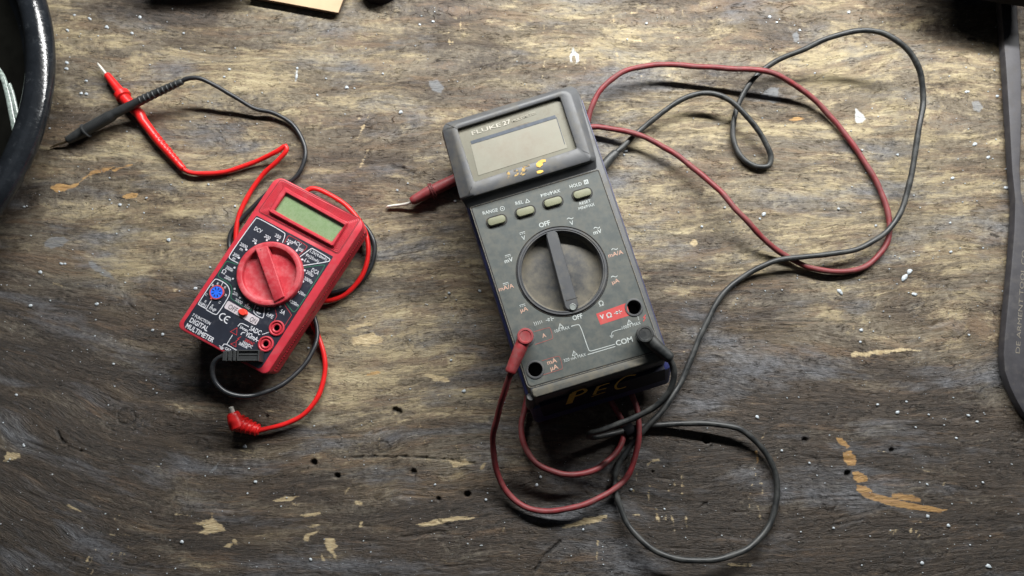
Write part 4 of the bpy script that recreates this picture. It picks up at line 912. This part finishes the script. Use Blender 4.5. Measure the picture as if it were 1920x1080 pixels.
mb = MB(); hz = F2+.0105; c_ = P(985, 630.5, hz)
mb.lathe(c_, [(.0044, F2+.001), (.0046, F2+.004), (.0047, hz-.0005), (.0053, hz-.0003), (.0054, hz+.0012), (.0051, hz+.0016), (.0040, hz+.0017), (.0036, hz+.0013), (.0005, hz+.0012)], 28, cap0=True)
p_, r_ = rod([(983,636,F2+.0072),(976,652,F2+.007),(957,697,F2+.0045)], [.0044,.0044,.0037]); capped(mb, p_, r_, 22); mb.build('plug_body', M['mcap'], t3)

# grimy black lead
t4 = thing('test_lead', 'long grimy black test lead plugged in at COM, looping wide over the bench', 'test lead', P(1457, 930, 0))
mb = MB(); hz = F2+.0100; c_ = P(1209, 626.5, hz)
mb.lathe(c_, [(.0046, F2+.001), (.0050, F2+.004), (.0050, hz-.0008), (.0057, hz-.0005), (.0057, hz+.0010), (.0053, hz+.0014), (.0042, hz+.0015), (.0038, hz+.0011), (.0005, hz+.0010)], 28, cap0=True)
p_, r_ = rod([(1213,632,F2+.0065),(1228,647,F2+.0062),(1256,671,F2+.0045)], [.0046,.0044,.0038]); capped(mb, p_, r_, 22); mb.build('plug_body', M['mblk'], t4)
mb = MB(); cable(mb, pxs([(1250,667,.0605),(1260,682,.059),(1264,705,.056),(1256,733,.052),(1233,759,.046),(1200,778,.040),(1160,796,.034),(1125,807,.028),(1108,812,.0235),(1104,817,.018),(1112,820,.0125),(1140,815,.0085),(1178,805,.0045),(1215,798,.0035),(1262,795,.0045),(1310,794,.007),(1352,796,.008),(1388,806,.008),(1420,830,.006),(1443,862,.004),(1456,900,.003),(1455,945,.003),(1440,988,.004),(1408,1024,.007),(1365,1044,.010),(1310,1051,.012),(1257,1045,.012),(1212,1021,.010),(1178,984,.006),(1158,936,.004),(1153,898,.003),(1161,866,.003),(1180,840,.003),(1208,806,.0075),(1245,765,.006),(1276,718,.003),(1300,662,.003),(1325,605,.003),(1355,552,.003),(1400,515,.004),(1445,492,.0075),(1485,484,.0088),(1540,478,.0088),(1592,471,.0085),(1640,451,.0085),(1672,424,.0085),(1697,376,.010),(1712,308,.014),(1723,240,.018),(1731,182,.020),(1724,132,.026),(1700,92,.031),(1665,66,.034),(1622,57,.034),(1570,66,.031),(1505,93,.022),(1450,118,.013),(1414,146,.0095),(1390,185,.006),(1376,222,.004),(1375,258,.003),(1389,293,.0028),(1418,312,.0028),(1441,311,.003),(1446,294,.004),(1432,262,.007),(1402,220,.0115),(1368,188,.014),(1330,175,.015),(1290,181,.013),(1246,208,.009),(1206,240,.0045),(1160,282,.0045),(1150,290,.0050)]), .0021, 14, 4); mb.build('cable', M['mblk'], t4)
mb = MB(); p_, r_ = rod([(1155,286,.0052),(1146,295,.0056),(1124,320,.0062),(1080,370,.0065)], [.0031,.0036,.0041,.0043]); capped(mb, p_, r_, 22); mb.build('probe_handle', M['mblk'], t4)
# twist of tape round the crossing cables
mb = MB(); mb.tube([P(1170,810,.0048), P(1172,809,.0048), P(1187,803,.0048), P(1189,802,.0048)], [.0034, .0042, .0042, .0034], 18, flat=.8)
tag(mb.build('cable_tie', M['black'], loc=P(1180,806,0)), 'short black tie wrapped round the cables below the grey meter', 'cable tie')

# ------------------------------------------------------------------ black tub on the left
RZ = .036; c0 = P(-393, 154, RZ); Ro = (P(93, 154, RZ)-c0).length; Ri = (P(41, 154, RZ)-c0).length
rr0 = (Ro-Ri)/2; rm = (Ro+Ri)/2
tub = thing('tub', 'glossy black round tub with thick rolled rim and dark oily inside, left edge', 'tub', (c0.x, c0.y, 0))
mb = MB(); prof = []
for k in range(25):
    a = 2*math.pi*k/24; prof.append((rm+rr0*math.cos(a), RZ+rr0*.8*math.sin(a)-rr0*.4))
mb.lathe(c0, prof, 160, cap1=False); mb.build('rolled_rim', M['tub'], tub)
mb = MB(); mb.lathe(c0, [(rm-.001, RZ-.006), (rm-.036, .0), (rm-.040, .0005)], 128, cap1=True); mb.lathe(c0, [(rm-.004, RZ-.006), (rm-.038, .003)], 128, cap1=True); mb.build('wall', M['tub'], tub)
mb = MB(); mb.lathe(c0, [(rm-.022, .0150), (.001, .0150)], 128, cap1=True); mb.build('oil', M['oil'], tub)
mb = MB(); mb.tube(spline([P(-6,128,.0155), P(5,145,.0155), P(14,175,.0155), P(22,215,.0155), P(28,246,.0155)]), .0022, 10, flat=.5); mb.tube(spline([P(16,158,.0155), P(22,175,.0155), P(28,200,.0155), P(33,222,.0155)]), .0020, 10, flat=.5)  # modelled strips imitate pale reflections in the oil
tag(mb.build('reflection_strip', M['strand'], loc=P(14,175,.018)), 'pale curved strips standing in for reflections in the black tub', 'strip')

# ------------------------------------------------------------------ steel tool on the right
tool = thing('pliers', 'grey steel tool handle with stamped lettering along the right edge', 'pliers', P(1905, 560, 0))
L_ = [(1876,0),(1879,33),(1887,133),(1893,230),(1898,320),(1904,375),(1902,430),(1897,493),(1891,560),(1884,630),(1882,662),(1884,695),(1893,722),(1905,748),(1920,774),(1945,800)]
R_ = [(1908,0),(1910,33),(1917,133),(1917,230),(1914,320),(1916,360),(1932,430),(1950,493),(1955,560),(1957,630),(1958,662),(1960,695),(1965,722),(1972,748),(1982,774),(1998,795)]
mb = MB(); z0, z1 = .002, .0085; rings = []
for (lx, ly), (qx, qy) in zip(L_, R_):
    a, b_ = P(lx, ly, z1), P(qx, qy, z1); e = (b_-a).normalized()
    rings.append([Vector((a.x, a.y, z0)), Vector((a.x, a.y, z1-.0015)), Vector((a.x, a.y, z1-.0004))+e*.0004, Vector((a.x, a.y, z1))+e*.0013, Vector((b_.x, b_.y, z1))-e*.0013, Vector((b_.x, b_.y, z1-.0012)), Vector((b_.x, b_.y, z0))])
mb.loft(rings); mb.build('handle', M['iron'], tool)
mb = MB(); text(mb, 'DE ARMENT TOOL CO', (1912, 663), (1924, 470), 7.5, z1+.0001, 0, .0); mb.build('stamped_lettering', M['engr'], tool, recalc=False)

# ------------------------------------------------------------------ things cut by the top edge
mb = MB(); q = [P(x, y, .006) for x, y in ((470, -6.5), (634, 23.5), (658, -40), (500, -70))]
mb.loft([[Vector((p.x, p.y, .0025)) for p in q], [Vector((p.x, p.y, .0052)) for p in q]], cap1=False, mi=1, smooth=False)
mb.loft([[Vector((p.x, p.y, .0052)) for p in q], [Vector((p.x, p.y, .006)) for p in q]], cap0=False, smooth=False)
tag(mb.build('cardboard_sheet', [M['cardboard'], M['cardedge']], loc=P(580, 0, 0)), 'corner of tan cardboard sheet at the top edge', 'cardboard')
mb = MB(); q = [P(x, y, .03) for x, y in ((250, -58), (470, -58), (480, -170), (250, -170))]
mb.loft([rpoly(q, 0, .006, .0005), rpoly(q, 0, .006, .028), rpoly(q, .002, .006, .03)])
tag(mb.build('black_block', M['black'], loc=P(345, -60, 0)), 'dark object at the top edge between tub and cardboard', 'block')
mb = MB(); mb.lathe(P(707, -44, .012), [(.0175, .0005), (.0178, .010), (.0165, .012)], 48, cap0=True)
tag(mb.build('black_puck', M['black'], loc=P(707, -44, 0)), 'round black object just right of the cardboard corner', 'black object')
mb = MB(); q = [P(x, y, .045) for x, y in ((1740, -62), (1862, -16), (1990, 4), (1990, -160), (1740, -160))]
mb.loft([rpoly(q, .004, .006, .030), rpoly(q, 0, .008, .033), rpoly(q, 0, .008, .041), rpoly(q, .003, .008, .045)])
tag(mb.build('tool_case', M['black'], loc=P(1860, -70, 0)), 'black object overhanging the tool at the top right corner', 'case')

# ------------------------------------------------------------------ light: tube lamp over the far side of the bench, dim room
def area(name, loc, tgt, sx, sy, power, col):
    l = bpy.data.lights.new(name, 'AREA'); l.shape = 'RECTANGLE'; l.size = sx; l.size_y = sy; l.energy = power; l.color = col
    o = bpy.data.objects.new(name, l); COL.objects.link(o); o.location = loc
    o.rotation_euler = (Vector(tgt)-Vector(loc)).to_track_quat('-Z', 'Y').to_euler(); return o
area('tube_lamp', (.19, .51, .50), (.12, .03, 0), 1.02, .04, 18.5, (1.0, .995, .975))
area('room_light', (-.35, .1, 1.5), (0, 0, 0), 1.2, 1.0, .55, (.82, .91, 1.0))
w = bpy.data.worlds.new('World'); scene.world = w; w.use_nodes = True
w.node_tree.nodes['Background'].inputs[0].default_value = (.62, .70, .80, 1); w.node_tree.nodes['Background'].inputs[1].default_value = .018

# ------------------------------------------------------------------ camera and output
cd = bpy.data.cameras.new('camera'); co = bpy.data.objects.new('camera', cd); COL.objects.link(co)
cd.sensor_width = 36; cd.lens = 36*F_PX/1920; cd.clip_start = .01; cd.clip_end = 10
co.location = CAM; co.rotation_euler = (TH, 0, 0)
cd.dof.use_dof = True; cd.dof.focus_distance = (P(1050, 560, F2)-CAM).dot(Vector((0, math.sin(TH), -math.cos(TH)))); cd.dof.aperture_fstop = 9.0
scene.camera = co
vs = scene.view_settings; vs.view_transform = 'Standard'; vs.look = 'None'; vs.exposure = 0; vs.gamma = 1
